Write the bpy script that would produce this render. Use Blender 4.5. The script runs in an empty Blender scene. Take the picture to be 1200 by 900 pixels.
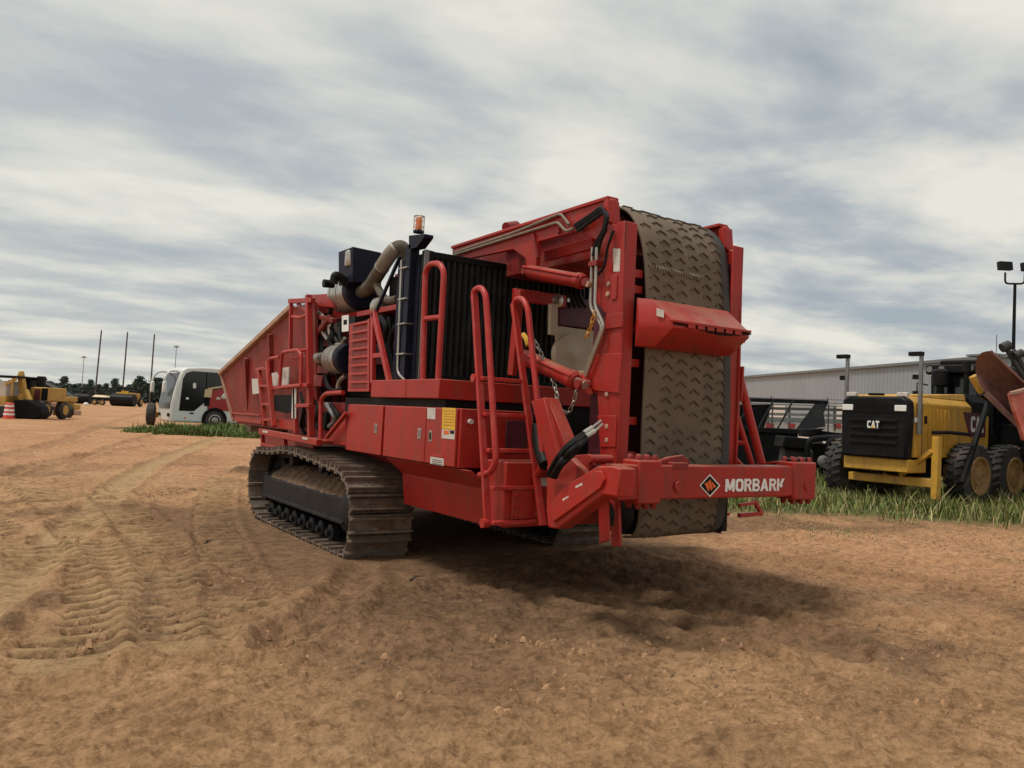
import bpy, bmesh, math, random
import numpy as np
from mathutils import Vector, Matrix
random.seed(7); rng = np.random.default_rng(7)
S = bpy.context.scene
col = S.collection
rad = math.radians

# ------------------------------------------------------------------ camera
FPX, CX, CY, EYE = 954.0, 600.0, 450.0, 1.55          # focal length in photo pixels (1200 wide), eye height
_vl = np.array([-33-CX, 456-CY, FPX]); _vr = np.array([2040-CX, 555-CY, FPX])
_Y = _vl/np.linalg.norm(_vl); _X = _vr-_Y*_vr.dot(_Y); _X /= np.linalg.norm(_X); _Z = np.cross(_X, _Y)
RW = np.stack([_X, _Y, _Z])                           # camera (x right, y down, z forward) -> world
cam = bpy.data.cameras.new('camera'); camo = bpy.data.objects.new('camera', cam); col.objects.link(camo)
cam.sensor_fit = 'HORIZONTAL'; cam.sensor_width = 36.0; cam.lens = 36.0*FPX/1200.0
cam.clip_start = 0.05; cam.clip_end = 6000
_m = np.eye(4); _m[:3, 0] = RW[:, 0]; _m[:3, 1] = -RW[:, 1]; _m[:3, 2] = -RW[:, 2]; _m[:3, 3] = (0, 0, EYE)
camo.matrix_world = Matrix(_m.tolist())
S.camera = camo
S.render.resolution_x = 1024; S.render.resolution_y = 768

# ------------------------------------------------------------------ sky and sun
SUN_EL, SUN_AZ = 66.0, 286.0                          # azimuth clockwise from +Y (machine's forward): high, to the left
w = bpy.data.worlds.new('World'); S.world = w; w.use_nodes = True
nt = w.node_tree; nt.nodes.clear()
def nd(t, **k):
    n = nt.nodes.new(t)
    for a, b in k.items(): setattr(n, a, b)
    return n
def mth(op, a, b=None, c=None):
    n = nd('ShaderNodeMath', operation=op)
    for i, v in enumerate((a, b, c)):
        if v is None: continue
        if isinstance(v, (int, float)): n.inputs[i].default_value = v
        else: nt.links.new(v, n.inputs[i])
    return n.outputs[0]
def ramp(fac, stops):
    n = nd('ShaderNodeValToRGB'); e = n.color_ramp.elements
    while len(e) < len(stops): e.new(0.5)
    for x, (p, c) in zip(e, stops): x.position = p; x.color = (*c, 1) if len(c) == 3 else c
    nt.links.new(fac, n.inputs[0]); return n.outputs[0]
sky = nd('ShaderNodeTexSky', sky_type='NISHITA'); sky.sun_disc = False
sky.sun_elevation = rad(SUN_EL); sky.sun_rotation = rad(SUN_AZ); sky.dust_density = 2.0; sky.air_density = 1.0
tc = nd('ShaderNodeTexCoord'); sep = nd('ShaderNodeSeparateXYZ'); nt.links.new(tc.outputs['Generated'], sep.inputs[0])
zz = mth('ADD', mth('MAXIMUM', sep.outputs[2], 0.0), 0.10)       # flat cloud deck seen in perspective
ux, uy = mth('DIVIDE', sep.outputs[0], zz), mth('DIVIDE', sep.outputs[1], zz)
cmb = nd('ShaderNodeCombineXYZ'); nt.links.new(ux, cmb.inputs[0]); nt.links.new(uy, cmb.inputs[1])
mp = nd('ShaderNodeMapping'); mp.inputs['Rotation'].default_value = (0, 0, rad(33.5)); mp.inputs['Scale'].default_value = (0.62, 0.85, 1)
mp.inputs['Location'].default_value = (3.1, 1.7, 0)
nt.links.new(cmb.outputs[0], mp.inputs[0])
def noise(scale, detail, rough, dist=0.0, vec=None):
    n = nd('ShaderNodeTexNoise'); n.inputs['Scale'].default_value = scale; n.inputs['Detail'].default_value = detail
    n.inputs['Roughness'].default_value = rough; n.inputs['Distortion'].default_value = dist
    nt.links.new(vec or mp.outputs[0], n.inputs['Vector']); return n.outputs['Fac']
n1 = noise(1.9, 7, 0.55, 0.15); n2 = noise(0.55, 4, 0.5, 0.2)
mixn = mth('ADD', mth('MULTIPLY', n1, 0.62), mth('MULTIPLY', n2, 0.38))
# brightness of the veil towards the hidden sun
sdir = Vector((math.sin(rad(SUN_AZ))*math.cos(rad(SUN_EL)), math.cos(rad(SUN_AZ))*math.cos(rad(SUN_EL)), math.sin(rad(SUN_EL))))
dp = nd('ShaderNodeVectorMath', operation='DOT_PRODUCT'); nt.links.new(tc.outputs['Generated'], dp.inputs[0]); dp.inputs[1].default_value = sdir
glow = mth('POWER', mth('MAXIMUM', mth('MULTIPLY_ADD', dp.outputs['Value'], 0.5, 0.5), 0.0), 2.2)
lit = ramp(mixn, [(0.40, (0.23, 0.29, 0.37)), (0.465, (0.355, 0.415, 0.475)), (0.52, (0.60, 0.615, 0.60)), (0.60, (0.88, 0.85, 0.75))])
gl = nd('ShaderNodeMixRGB', blend_type='MIX'); nt.links.new(mth('MINIMUM', mth('MULTIPLY', glow, 1.15), 0.68), gl.inputs[0])
nt.links.new(lit, gl.inputs[1]); gl.inputs[2].default_value = (0.80, 0.79, 0.70, 1)
# towards the horizon the deck closes to a pale haze
hz = nd('ShaderNodeMixRGB'); hzf = mth('POWER', mth('SUBTRACT', 1.0, mth('MINIMUM', mth('MAXIMUM', sep.outputs[2], 0.0), 1.0)), 9.0)
nt.links.new(mth('MULTIPLY', hzf, 0.5), hz.inputs[0]); nt.links.new(gl.outputs[0], hz.inputs[1]); hz.inputs[2].default_value = (0.76, 0.75, 0.67, 1)
bg_sky = nd('ShaderNodeBackground'); bg_sky.inputs['Strength'].default_value = 0.08; nt.links.new(sky.outputs[0], bg_sky.inputs[0])
bg_cl = nd('ShaderNodeBackground'); bg_cl.inputs['Strength'].default_value = 0.66; nt.links.new(hz.outputs[0], bg_cl.inputs[0])
cover = ramp(mixn, [(0.36, (0.72, 0.72, 0.72)), (0.46, (0.94, 0.94, 0.94))])
cov2 = mth('MAXIMUM', cover, mth('MULTIPLY', hzf, 1.0))
mx = nd('ShaderNodeMixShader'); nt.links.new(cov2, mx.inputs[0]); nt.links.new(bg_sky.outputs[0], mx.inputs[1]); nt.links.new(bg_cl.outputs[0], mx.inputs[2])
wo = nd('ShaderNodeOutputWorld'); nt.links.new(mx.outputs[0], wo.inputs[0])
sl = bpy.data.lights.new('sun', 'SUN'); sl.energy = 1.5; sl.angle = rad(10); sl.color = (1.0, 0.95, 0.87)
so = bpy.data.objects.new('sun', sl); col.objects.link(so); so.rotation_euler = (-sdir).to_track_quat('-Z', 'Y').to_euler()
so.location = (-20, 30, 40)
vs = S.view_settings; vs.view_transform = 'Standard'; vs.look = 'None'; vs.exposure = 0.58; vs.gamma = 1.0; vs.use_curve_mapping = False

# ------------------------------------------------------------------ pixel helpers: a pixel gives a direction, a plane gives the distance
CAM = np.array([0, 0, EYE])
def ray(px, py): return RW @ np.array([px-CX, py-CY, FPX])
def at(px, py, X=None, Y=None, Z=None):
    d = ray(px, py)
    t = X/d[0] if X is not None else Y/d[1] if Y is not None else (Z-EYE)/d[2]
    return Vector(CAM+t*d)
def onpl(pts, **k): return [at(*p, **k) for p in pts]
def G(px, py): return at(px, py, Z=0.0)
def dist(px, depth, z=0.0):                            # ground point below pixel column px at that forward depth
    fw = np.array([RW[0, 2], RW[1, 2]]); fw /= np.linalg.norm(fw); rt = np.array([fw[1], -fw[0]])
    p = fw*depth + rt*depth*(px-CX)/FPX; return Vector((p[0], p[1], z))
FW = Vector((RW[0, 2], RW[1, 2], 0)).normalized(); RT = Vector((FW.y, -FW.x, 0))

# ------------------------------------------------------------------ materials
def material(name, base, rough=0.5, metal=0.0, var=0.12, vscale=3.0, dirt=None, dirt_amt=0.35, dscale=2.2, bump=0.0, bscale=60.0, spec=0.5, coat=0.0, alpha=1.0, obj_rand=0.0, streak=None, updust=None, chips=None):
    m = bpy.data.materials.new(name); m.use_nodes = True; t = m.node_tree; L = t.links.new
    b = t.nodes['Principled BSDF']; b.inputs['Roughness'].default_value = rough; b.inputs['Metallic'].default_value = metal
    b.inputs['Specular IOR Level'].default_value = spec; b.inputs['Coat Weight'].default_value = coat
    geo = t.nodes.new('ShaderNodeNewGeometry')
    n = t.nodes.new('ShaderNodeTexNoise'); n.inputs['Scale'].default_value = vscale; n.inputs['Detail'].default_value = 6; n.inputs['Roughness'].default_value = 0.62
    L(geo.outputs['Position'], n.inputs['Vector'])
    r = t.nodes.new('ShaderNodeValToRGB'); e = r.color_ramp.elements
    e[0].position, e[1].position = 0.3, 0.72
    e[0].color = (*[c*(1-var) for c in base], 1); e[1].color = (*[min(1, c*(1+var)) for c in base], 1)
    L(n.outputs['Fac'], r.inputs[0]); out = r.outputs[0]
    if obj_rand:
        oi = t.nodes.new('ShaderNodeObjectInfo'); mr = t.nodes.new('ShaderNodeMapRange'); mr.inputs[3].default_value = 1-obj_rand; mr.inputs[4].default_value = 1+obj_rand
        L(oi.outputs['Random'], mr.inputs[0]); mm = t.nodes.new('ShaderNodeMixRGB'); mm.blend_type = 'MULTIPLY'; mm.inputs[0].default_value = 1
        L(out, mm.inputs[1]); L(mr.outputs[0], mm.inputs[2]); out = mm.outputs[0]
    if dirt:
        n2 = t.nodes.new('ShaderNodeTexNoise'); n2.inputs['Scale'].default_value = dscale; n2.inputs['Detail'].default_value = 9; n2.inputs['Roughness'].default_value = 0.7
        L(geo.outputs['Position'], n2.inputs['Vector'])
        r2 = t.nodes.new('ShaderNodeValToRGB'); q = r2.color_ramp.elements; q[0].position, q[1].position = 0.52, 0.74
        q[0].color = (0, 0, 0, 1); q[1].color = (dirt_amt,)*3+(1,)
        L(n2.outputs['Fac'], r2.inputs[0]); mx = t.nodes.new('ShaderNodeMixRGB'); L(r2.outputs[0], mx.inputs[0]); L(out, mx.inputs[1]); mx.inputs[2].default_value = (*dirt, 1)
        out = mx.outputs[0]
        rr = t.nodes.new('ShaderNodeMapRange'); rr.inputs[3].default_value = rough; rr.inputs[4].default_value = min(1, rough+0.35)
        L(r2.outputs[0], rr.inputs[0]); L(rr.outputs[0], b.inputs['Roughness'])
    def lay(vec_scale, sc, det, lo, hi, colr, amt, extra=None):
        nonlocal out
        src = geo.outputs['Position']
        if vec_scale:
            mpn = t.nodes.new('ShaderNodeMapping'); mpn.inputs['Scale'].default_value = vec_scale; L(src, mpn.inputs[0]); src = mpn.outputs[0]
        nn = t.nodes.new('ShaderNodeTexNoise'); nn.inputs['Scale'].default_value = sc; nn.inputs['Detail'].default_value = det; nn.inputs['Roughness'].default_value = 0.65; L(src, nn.inputs['Vector'])
        mr_ = t.nodes.new('ShaderNodeMapRange'); mr_.inputs[1].default_value = lo; mr_.inputs[2].default_value = hi; mr_.inputs[4].default_value = amt; L(nn.outputs['Fac'], mr_.inputs[0]); fac = mr_.outputs[0]
        if extra is not None:
            mm_ = t.nodes.new('ShaderNodeMath'); mm_.operation = 'MULTIPLY'; L(fac, mm_.inputs[0]); L(extra, mm_.inputs[1]); fac = mm_.outputs[0]
        mx_ = t.nodes.new('ShaderNodeMixRGB'); L(fac, mx_.inputs[0]); L(out, mx_.inputs[1]); mx_.inputs[2].default_value = (*colr, 1); out = mx_.outputs[0]
    if streak: lay((9, 9, 0.9), 1.0, 6, .50, .72, *streak)
    if chips: lay(None, 17, 5, .66, .70, *chips)
    if updust:
        sx_ = t.nodes.new('ShaderNodeSeparateXYZ'); L(geo.outputs['Normal'], sx_.inputs[0]); up_ = t.nodes.new('ShaderNodeMapRange'); up_.inputs[1].default_value = .35; up_.inputs[2].default_value = .95; L(sx_.outputs[2], up_.inputs[0])
        lay(None, 5, 6, .30, .62, *updust, extra=up_.outputs[0])
    L(out, b.inputs['Base Color'])
    if bump:
        n3 = t.nodes.new('ShaderNodeTexNoise'); n3.inputs['Scale'].default_value = bscale; n3.inputs['Detail'].default_value = 4
        L(geo.outputs['Position'], n3.inputs['Vector']); bp = t.nodes.new('ShaderNodeBump'); bp.inputs['Strength'].default_value = bump; bp.inputs['Distance'].default_value = 0.02
        L(n3.outputs['Fac'], bp.inputs['Height']); L(bp.outputs[0], b.inputs['Normal'])
    return m
SOIL = (0.30, 0.19, 0.11)
M = {
 'red': material('red_paint', (0.375, 0.0205, 0.0140), 0.42, spec=0.35, var=0.18, vscale=1.7, dirt=(0.27, 0.085, 0.055), dirt_amt=0.45, dscale=2.6, bump=0.05, bscale=9, streak=((0.17, 0.045, 0.032), 0.8), chips=((0.16, 0.08, 0.06), 0.7), updust=((0.36, 0.22, 0.15), 0.6)),
 'red_worn': material('worn_red_paint', (0.24, 0.017, 0.015), 0.55, spec=0.35, var=0.28, vscale=3.1, dirt=(0.33, 0.20, 0.14), dirt_amt=0.6, dscale=3.6, bump=0.08, bscale=14, streak=((0.13, 0.04, 0.03), 0.7), chips=((0.30, 0.20, 0.15), 0.7), updust=((0.36, 0.22, 0.15), 0.6)),
 'red_tube': material('red_tube_paint', (0.42, 0.028, 0.022), 0.40, spec=0.4, var=0.12, vscale=5, dirt=(0.42, 0.2, 0.16), dirt_amt=0.35, dscale=6, chips=((0.16, 0.07, 0.05), 0.6)),
 'lip': material('worn_lip', (0.42, 0.25, 0.17), 0.6, var=0.3, vscale=5, dirt=(0.35, 0.05, 0.04), dirt_amt=0.5, dscale=6),
 'black': material('black_paint', (0.010, 0.010, 0.011), 0.5, var=0.3, dirt=(0.05, 0.04, 0.03), dirt_amt=0.3, spec=0.12),
 'navy': material('dark_blue_paint', (0.012, 0.013, 0.026), 0.5, var=0.25, dirt=(0.05, 0.042, 0.04), dirt_amt=0.25, spec=0.15),
 'core': material('radiator_core', (0.020, 0.022, 0.022), 0.6, var=0.35, vscale=6, dirt=(0.06, 0.052, 0.04), dirt_amt=0.4, dscale=3, spec=0.2),
 'steel': material('bare_steel', (0.45, 0.42, 0.37), 0.38, 0.8, var=0.2, dirt=(0.25, 0.16, 0.1), dirt_amt=0.4),
 'shield': material('foil_shield', (0.50, 0.49, 0.46), 0.36, 0.75, var=0.2, vscale=9, dirt=(0.2, 0.17, 0.14), dirt_amt=0.45, bump=0.25, bscale=16),
 'hose': material('rubber_hose', (0.010, 0.010, 0.010), 0.5, var=0.3, spec=0.15, dirt=(0.09, 0.08, 0.07), dirt_amt=0.3, dscale=9),
 'wrap': material('fabric_pipe_wrap', (0.105, 0.088, 0.066), 0.8, var=0.3, vscale=14, bump=0.3, bscale=50, dirt=(0.09, 0.075, 0.06), dirt_amt=0.5),
 'wrap_pale': material('pale_pipe_wrap', (0.24, 0.205, 0.16), 0.75, var=0.2, vscale=12, bump=0.2, bscale=50),
 'track': material('track_steel', (0.17, 0.130, 0.102), 0.5, 0.3, var=0.35, vscale=9, dirt=(0.30, 0.19, 0.115), dirt_amt=0.9, dscale=4.5, bump=0.25, bscale=30, obj_rand=0.25),
 'tframe': material('track_frame_paint', (0.016, 0.016, 0.018), 0.5, var=0.3, spec=0.15, dirt=(0.09, 0.06, 0.04), dirt_amt=0.4, dscale=3.5),
 'soil': material('caked_soil', (0.135, 0.080, 0.047), 0.95, var=0.4, vscale=12, bump=0.9, bscale=35),
 'belt': material('belt_rubber', (0.150, 0.110, 0.076), 0.85, var=0.30, vscale=1.6, dirt=(0.12, 0.098, 0.075), dirt_amt=0.8, dscale=1.3, bump=0.15, bscale=30),
 'cleat': material('belt_cleat_rubber', (0.098, 0.072, 0.050), 0.85, var=0.3, vscale=6, obj_rand=0.25),
 'edge': material('belt_edge_rubber', (0.05, 0.045, 0.043), 0.75, var=0.3, vscale=4, dirt=(0.12, 0.09, 0.06), dirt_amt=0.5),
 'white': material('white_print', (0.80, 0.79, 0.76), 0.5, var=0.08),
 'white_worn': material('worn_label', (0.60, 0.55, 0.50), 0.6, var=0.2, vscale=20, dirt=(0.3, 0.2, 0.17), dirt_amt=0.5, dscale=14),
 'yellow_lab': material('yellow_label', (0.72, 0.42, 0.03), 0.5, var=0.1),
 'orange': material('orange_print', (0.75, 0.12, 0.02), 0.5, var=0.1),
 'ink': material('black_print', (0.008, 0.008, 0.008), 0.6, var=0.1, spec=0.1), 'rim': material('dusty_rim', (0.30, 0.17, 0.06), 0.65, var=0.3, vscale=4, dirt=(0.14, 0.09, 0.05), dirt_amt=0.7, dscale=5),
 'cream': material('cream_paint', (0.55, 0.49, 0.36), 0.5, var=0.15, vscale=5, dirt=(0.3, 0.24, 0.17), dirt_amt=0.5),
 'plum': material('dark_red_engine_paint', (0.10, 0.015, 0.025), 0.5, var=0.3, vscale=6, dirt=(0.06, 0.05, 0.045), dirt_amt=0.5),
 'chain': material('galvanised_chain', (0.32, 0.30, 0.27), 0.45, 0.7, var=0.3, vscale=20),
 'brass': material('brass_fitting', (0.65, 0.33, 0.06), 0.4, 0.6, var=0.2),
 'amber': material('amber_lens', (0.85, 0.20, 0.02), 0.25, var=0.1),
 'yellow': material('machine_yellow', (0.58, 0.315, 0.038), 0.48, var=0.15, vscale=2.2, dirt=(0.25, 0.15, 0.07), dirt_amt=0.6, dscale=3.2, bump=0.04, bscale=10, streak=((0.22, 0.13, 0.05), 0.6), chips=((0.06, 0.05, 0.04), 0.6)),
 'yellow_far': material('faded_machine_yellow', (0.46, 0.27, 0.05), 0.6, var=0.25, dirt=(0.16, 0.1, 0.05), dirt_amt=0.6, dscale=1.5),
 'tyre': material('tyre_rubber', (0.030, 0.028, 0.027), 0.8, var=0.3, dirt=(0.15, 0.11, 0.08), dirt_amt=0.65, dscale=3),
 'glass': material('dark_glass', (0.006, 0.007, 0.008), 0.12, var=0.1, spec=0.6),
 'bus': material('bus_white', (0.70, 0.72, 0.70), 0.3, var=0.05, vscale=0.8, dirt=(0.42, 0.36, 0.29), dirt_amt=0.5, dscale=0.9, coat=0.3),
 'bus_red': material('bus_red_print', (0.34, 0.025, 0.028), 0.35, var=0.1, vscale=1, coat=0.2),
 'tan': material('tan_print', (0.62, 0.47, 0.28), 0.45, var=0.1),
 'rust': material('rusty_steel', (0.150, 0.060, 0.050), 0.65, 0.1, var=0.35, vscale=3, dirt=(0.30, 0.21, 0.16), dirt_amt=0.55, dscale=1.8, bump=0.1, bscale=20),
 'orange_red': material('orange_red_paint', (0.50, 0.10, 0.06), 0.55, var=0.25, vscale=3, dirt=(0.5, 0.36, 0.28), dirt_amt=0.7, dscale=3),
 'grey_metal': material('grey_galvanised', (0.20, 0.20, 0.20), 0.5, 0.3, var=0.2),
 'cladding': material('pale_grey_cladding', (0.295, 0.315, 0.335), 0.55, 0.1, var=0.06, vscale=0.25, dirt=(0.24, 0.24, 0.23), dirt_amt=0.4, dscale=0.12),
 'roof': material('roof_trim', (0.16, 0.165, 0.165), 0.5, var=0.1, vscale=0.3),
 'satin_black': material('black_attachment_paint', (0.010, 0.010, 0.011), 0.45, var=0.25, dirt=(0.05, 0.046, 0.043), dirt_amt=0.35, dscale=1.5, spec=0.12),
 'wire': material('dark_wire', (0.05, 0.05, 0.05), 0.5, 0.4),
 'pole': material('weathered_pole', (0.085, 0.075, 0.062), 0.8, var=0.2, vscale=1),
 'leaf': material('hazed_foliage', (0.050, 0.074, 0.058), 0.8, var=0.5, vscale=0.35),  # distance haze is put into this colour, paler and bluer
 'bark': material('bark', (0.07, 0.05, 0.035), 0.9, var=0.3),
 'barrel': material('barrel_orange', (0.62, 0.085, 0.05), 0.5, var=0.1), 'clear': None,
}

# ------------------------------------------------------------------ mesh builder
class MB:
    def __init__(s): s.v, s.f = [], []
    def add(s, vs, fs):
        k = len(s.v); s.v += [tuple(p) for p in vs]; s.f += [tuple(i+k for i in f) for f in fs]; return s
    def box(s, x0, x1, y0, y1, z0, z1):
        vs = [(x, y, z) for z in (z0, z1) for y in (y0, y1) for x in (x0, x1)]
        return s.add(vs, [(0, 2, 3, 1), (4, 5, 7, 6), (0, 1, 5, 4), (2, 6, 7, 3), (0, 4, 6, 2), (1, 3, 7, 5)])
    def hexa(s, bot, top):                            # 4 + 4 corners
        return s.add(list(bot)+list(top), [(3, 2, 1, 0), (4, 5, 6, 7), (0, 1, 5, 4), (1, 2, 6, 5), (2, 3, 7, 6), (3, 0, 4, 7)])
    def bar(s, p0, p1, w, h, up=(0, 0, 1)):
        p0, p1 = Vector(p0), Vector(p1); d = (p1-p0).normalized(); u = Vector(up)
        if abs(d.dot(u)) > 0.97: u = Vector((0, 1, 0))
        a = d.cross(u).normalized()*w/2; b = a.cross(d).normalized()*h/2
        q = [-a-b, a-b, a+b, -a+b]
        return s.hexa([p0+x for x in q], [p1+x for x in q])
    def tube(s, pts, r, n=10, caps=True, rs=None):
        pts = [Vector(p) for p in pts]; m = len(pts); k = len(s.v)
        t0 = (pts[1]-pts[0]).normalized(); u = Vector((0, 0, 1)) if abs(t0.z) < 0.9 else Vector((1, 0, 0))
        u = (u-t0*u.dot(t0)).normalized()
        for i, p in enumerate(pts):
            t = (pts[min(i+1, m-1)]-pts[max(i-1, 0)]).normalized()
            u = (u-t*u.dot(t)).normalized(); b = t.cross(u); R = rs[i] if rs else r
            for j in range(n):
                a = 2*math.pi*j/n; s.v.append(tuple(p+u*math.cos(a)*R+b*math.sin(a)*R))
        for i in range(m-1):
            for j in range(n):
                s.f.append((k+i*n+j, k+i*n+(j+1) % n, k+(i+1)*n+(j+1) % n, k+(i+1)*n+j))
        if caps:
            s.f.append(tuple(k+j for j in reversed(range(n)))); s.f.append(tuple(k+(m-1)*n+j for j in range(n)))
        return s
    def cyl(s, p0, p1, r, n=16, r1=None): return s.tube([p0, p1], r, n, rs=[r, r if r1 is None else r1])
    def lathe(s, p0, axis, prof, n=24):               # prof = [(distance along axis, radius)]
        p0 = Vector(p0); t = Vector(axis).normalized(); u = Vector((0, 0, 1)) if abs(t.z) < 0.9 else Vector((1, 0, 0))
        u = (u-t*u.dot(t)).normalized(); b = t.cross(u); k = len(s.v); m = len(prof)
        for h, r in prof:
            for j in range(n):
                a = 2*math.pi*j/n; s.v.append(tuple(p0+t*h+u*math.cos(a)*r+b*math.sin(a)*r))
        for i in range(m-1):
            for j in range(n):
                s.f.append((k+i*n+j, k+i*n+(j+1) % n, k+(i+1)*n+(j+1) % n, k+(i+1)*n+j))
        s.f.append(tuple(k+j for j in reversed(range(n)))); s.f.append(tuple(k+(m-1)*n+j for j in range(n)))
        return s
    def prism(s, poly, vec):
        poly = [Vector(p) for p in poly]; n = len(poly); vec = Vector(vec); nrm = Vector((0, 0, 0))
        for i in range(n): nrm += poly[i].cross(poly[(i+1) % n])
        if nrm.dot(vec) > 0: poly.reverse()
        vs = poly+[p+vec for p in poly]
        return s.add(vs, [tuple(range(n)), tuple(range(2*n-1, n-1, -1))]+[(i, i+n, (i+1) % n+n, (i+1) % n) for i in range(n)])
    def build(s, name, mat, parent=None, off=None, bevel=0.0, smooth=35, seg=2, loc=None):
        me = bpy.data.meshes.new(name); vs = s.v
        if off is not None: vs = [(x-off[0], y-off[1], z-off[2]) for x, y, z in vs]
        me.from_pydata(vs, [], s.f); me.update()
        bm = bmesh.new(); bm.from_mesh(me); bmesh.ops.recalc_face_normals(bm, faces=bm.faces); bm.to_mesh(me); bm.free()
        if smooth:
            me.shade_smooth(); me.set_sharp_from_angle(angle=rad(smooth))
        me.materials.append(M[mat] if isinstance(mat, str) else mat)
        o = bpy.data.objects.new(name, me); col.objects.link(o)
        if parent: o.parent = parent
        if loc is not None: o.location = loc
        if bevel:
            b = o.modifiers.new('bevel', 'BEVEL'); b.width = bevel; b.segments = seg; b.limit_method = 'ANGLE'; b.angle_limit = rad(40); b.harden_normals = False
        return o
def fillet(pts, r, n=5):
    pts = [Vector(p) for p in pts]; out = [pts[0]]
    for i in range(1, len(pts)-1):
        a, p, b = pts[i-1], pts[i], pts[i+1]; da, db = a-p, b-p
        rr = min(r, da.length*0.49, db.length*0.49); s, e = p+da.normalized()*rr, p+db.normalized()*rr
        for k in range(n+1):
            t = k/n; out.append(s*(1-t)**2+p*2*t*(1-t)+e*t*t)
    out.append(pts[-1]); return out
def smoothline(pts, n=6):                             # Catmull-Rom
    pts = [Vector(p) for p in pts]; q = [pts[0]]+pts+[pts[-1]]; out = []
    for i in range(1, len(q)-2):
        for k in range(n):
            t = k/n; a, b, c, d = q[i-1:i+3]
            out.append(0.5*((2*b)+(c-a)*t+(2*a-5*b+4*c-d)*t*t+(3*b-a-3*c+d)*t**3))
    out.append(pts[-1]); return out
def thing(name, label, cat, loc=(0, 0, 0), rotz=0.0, group=None):
    o = bpy.data.objects.new(name, None); o.empty_display_size = 0.3; col.objects.link(o); o.location = loc; o.rotation_euler = (0, 0, rotz)
    return tag(o, label, cat, group)
def tag(o, label=None, cat=None, group=None, kind=None):
    if label: o['label'] = label
    if cat: o['category'] = cat
    if group: o['group'] = group
    if kind: o['kind'] = kind
    return o
def inst(src, parent, loc=(0, 0, 0), rot=None, mat4=None, scale=None):
    o = src.copy(); col.objects.link(o); o.parent = parent
    if mat4 is not None: o.matrix_local = mat4
    else:
        o.location = loc
        if rot is not None: o.rotation_euler = rot
        if scale is not None: o.scale = scale
    return o
def copy_tree(o, parent=None):
    c = o.copy(); col.objects.link(c); c.parent = parent
    for ch in list(o.children): copy_tree(ch, c)
    return c
def block_letters(name, body, p0, xdir, ydir, width, height, mat, parent, off, extr=0.003, cut=False):
    """heavy block capitals, each stroke a thin solid; strokes that cross lie a hair apart in depth"""
    t = .26; ring = lambda x0, x1, y0, y1, c: ([(x0+c, y0), (x1-c, y0), (x1, y0+c), (x1, y1-c), (x1-c, y1), (x0+c, y1), (x0, y1-c), (x0, y0+c)])
    def ringfaces(x0, x1, y0, y1, th):
        o_, i_ = ring(x0, x1, y0, y1, .20), ring(x0+th, x1-th, y0+th*.8, y1-th*.8, .07); return [[o_[k], o_[(k+1) % 8], i_[(k+1) % 8], i_[k]] for k in range(8)]
    S_ = {'M': (1.05, [[(0, 0), (t, 0), (t, 1), (0, 1)], [(.79, 0), (1.05, 0), (1.05, 1), (.79, 1)], [(.02, 1), (.30, 1), (.65, .12), (.41, .12)], [(1.03, 1), (.75, 1), (.40, .12), (.64, .12)]]),
          'O': (.92, ringfaces(0, .92, 0, 1, t)), 'C': (.86, [f_ for k, f_ in enumerate(ringfaces(0, .92, 0, 1, t)) if k not in (2,)]),
          'R': (.86, [[(0, 0), (t, 0), (t, 1), (0, 1)]]+ringfaces(.02, .82, .42, 1, .22)[0:6]+[[(.34, .46), (.60, .50), (.88, 0), (.60, 0)]]),
          'B': (.84, [[(0, 0), (t, 0), (t, 1), (0, 1)]]+ringfaces(.02, .80, .46, 1, .20)[0:6]+ringfaces(.02, .84, 0, .55, .20)[0:6]),
          'A': (.96, [[(0, 0), (.27, 0), (.61, 1), (.35, 1)], [(.96, 0), (.69, 0), (.35, 1), (.61, 1)], [(.24, .20), (.72, .20), (.66, .40), (.30, .40)]]),
          'K': (.90, [[(0, 0), (t, 0), (t, 1), (0, 1)], [(.24, .42), (.62, 1), (.93, 1), (.42, .30)], [(.36, .58), (.56, .64), (.93, 0), (.62, 0)]]),
          'T': (.80, [[(0, .76), (.80, .76), (.80, 1), (0, 1)], [(.27, 0), (.53, 0), (.53, .80), (.27, .80)]])}
    if cut: S_['K'] = (.90, [[(0, 0), (t, 0), (t, 1), (0, 1)], [(.24, .42), (.62, 1), (.93, 1), (.42, .30)], [(.36, .58), (.56, .64), (.70, .36), (.48, .26)]])
    tot = sum(S_[c_][0] for c_ in body)+.10*(len(body)-1); xd, yd = Vector(xdir).normalized(), Vector(ydir).normalized(); nz = xd.cross(yd); q = MB(); x = 0.0
    for c_ in body:
        for k, f_ in enumerate(S_[c_][1]): q.prism([Vector(p0)+xd*(x+a_)/tot*width+yd*b_*height-nz*.0 for a_, b_ in f_], nz*(extr+.00025*k))
        x += S_[c_][0]+.10
    return q.build(name, mat, parent, off=off, smooth=0)
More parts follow.
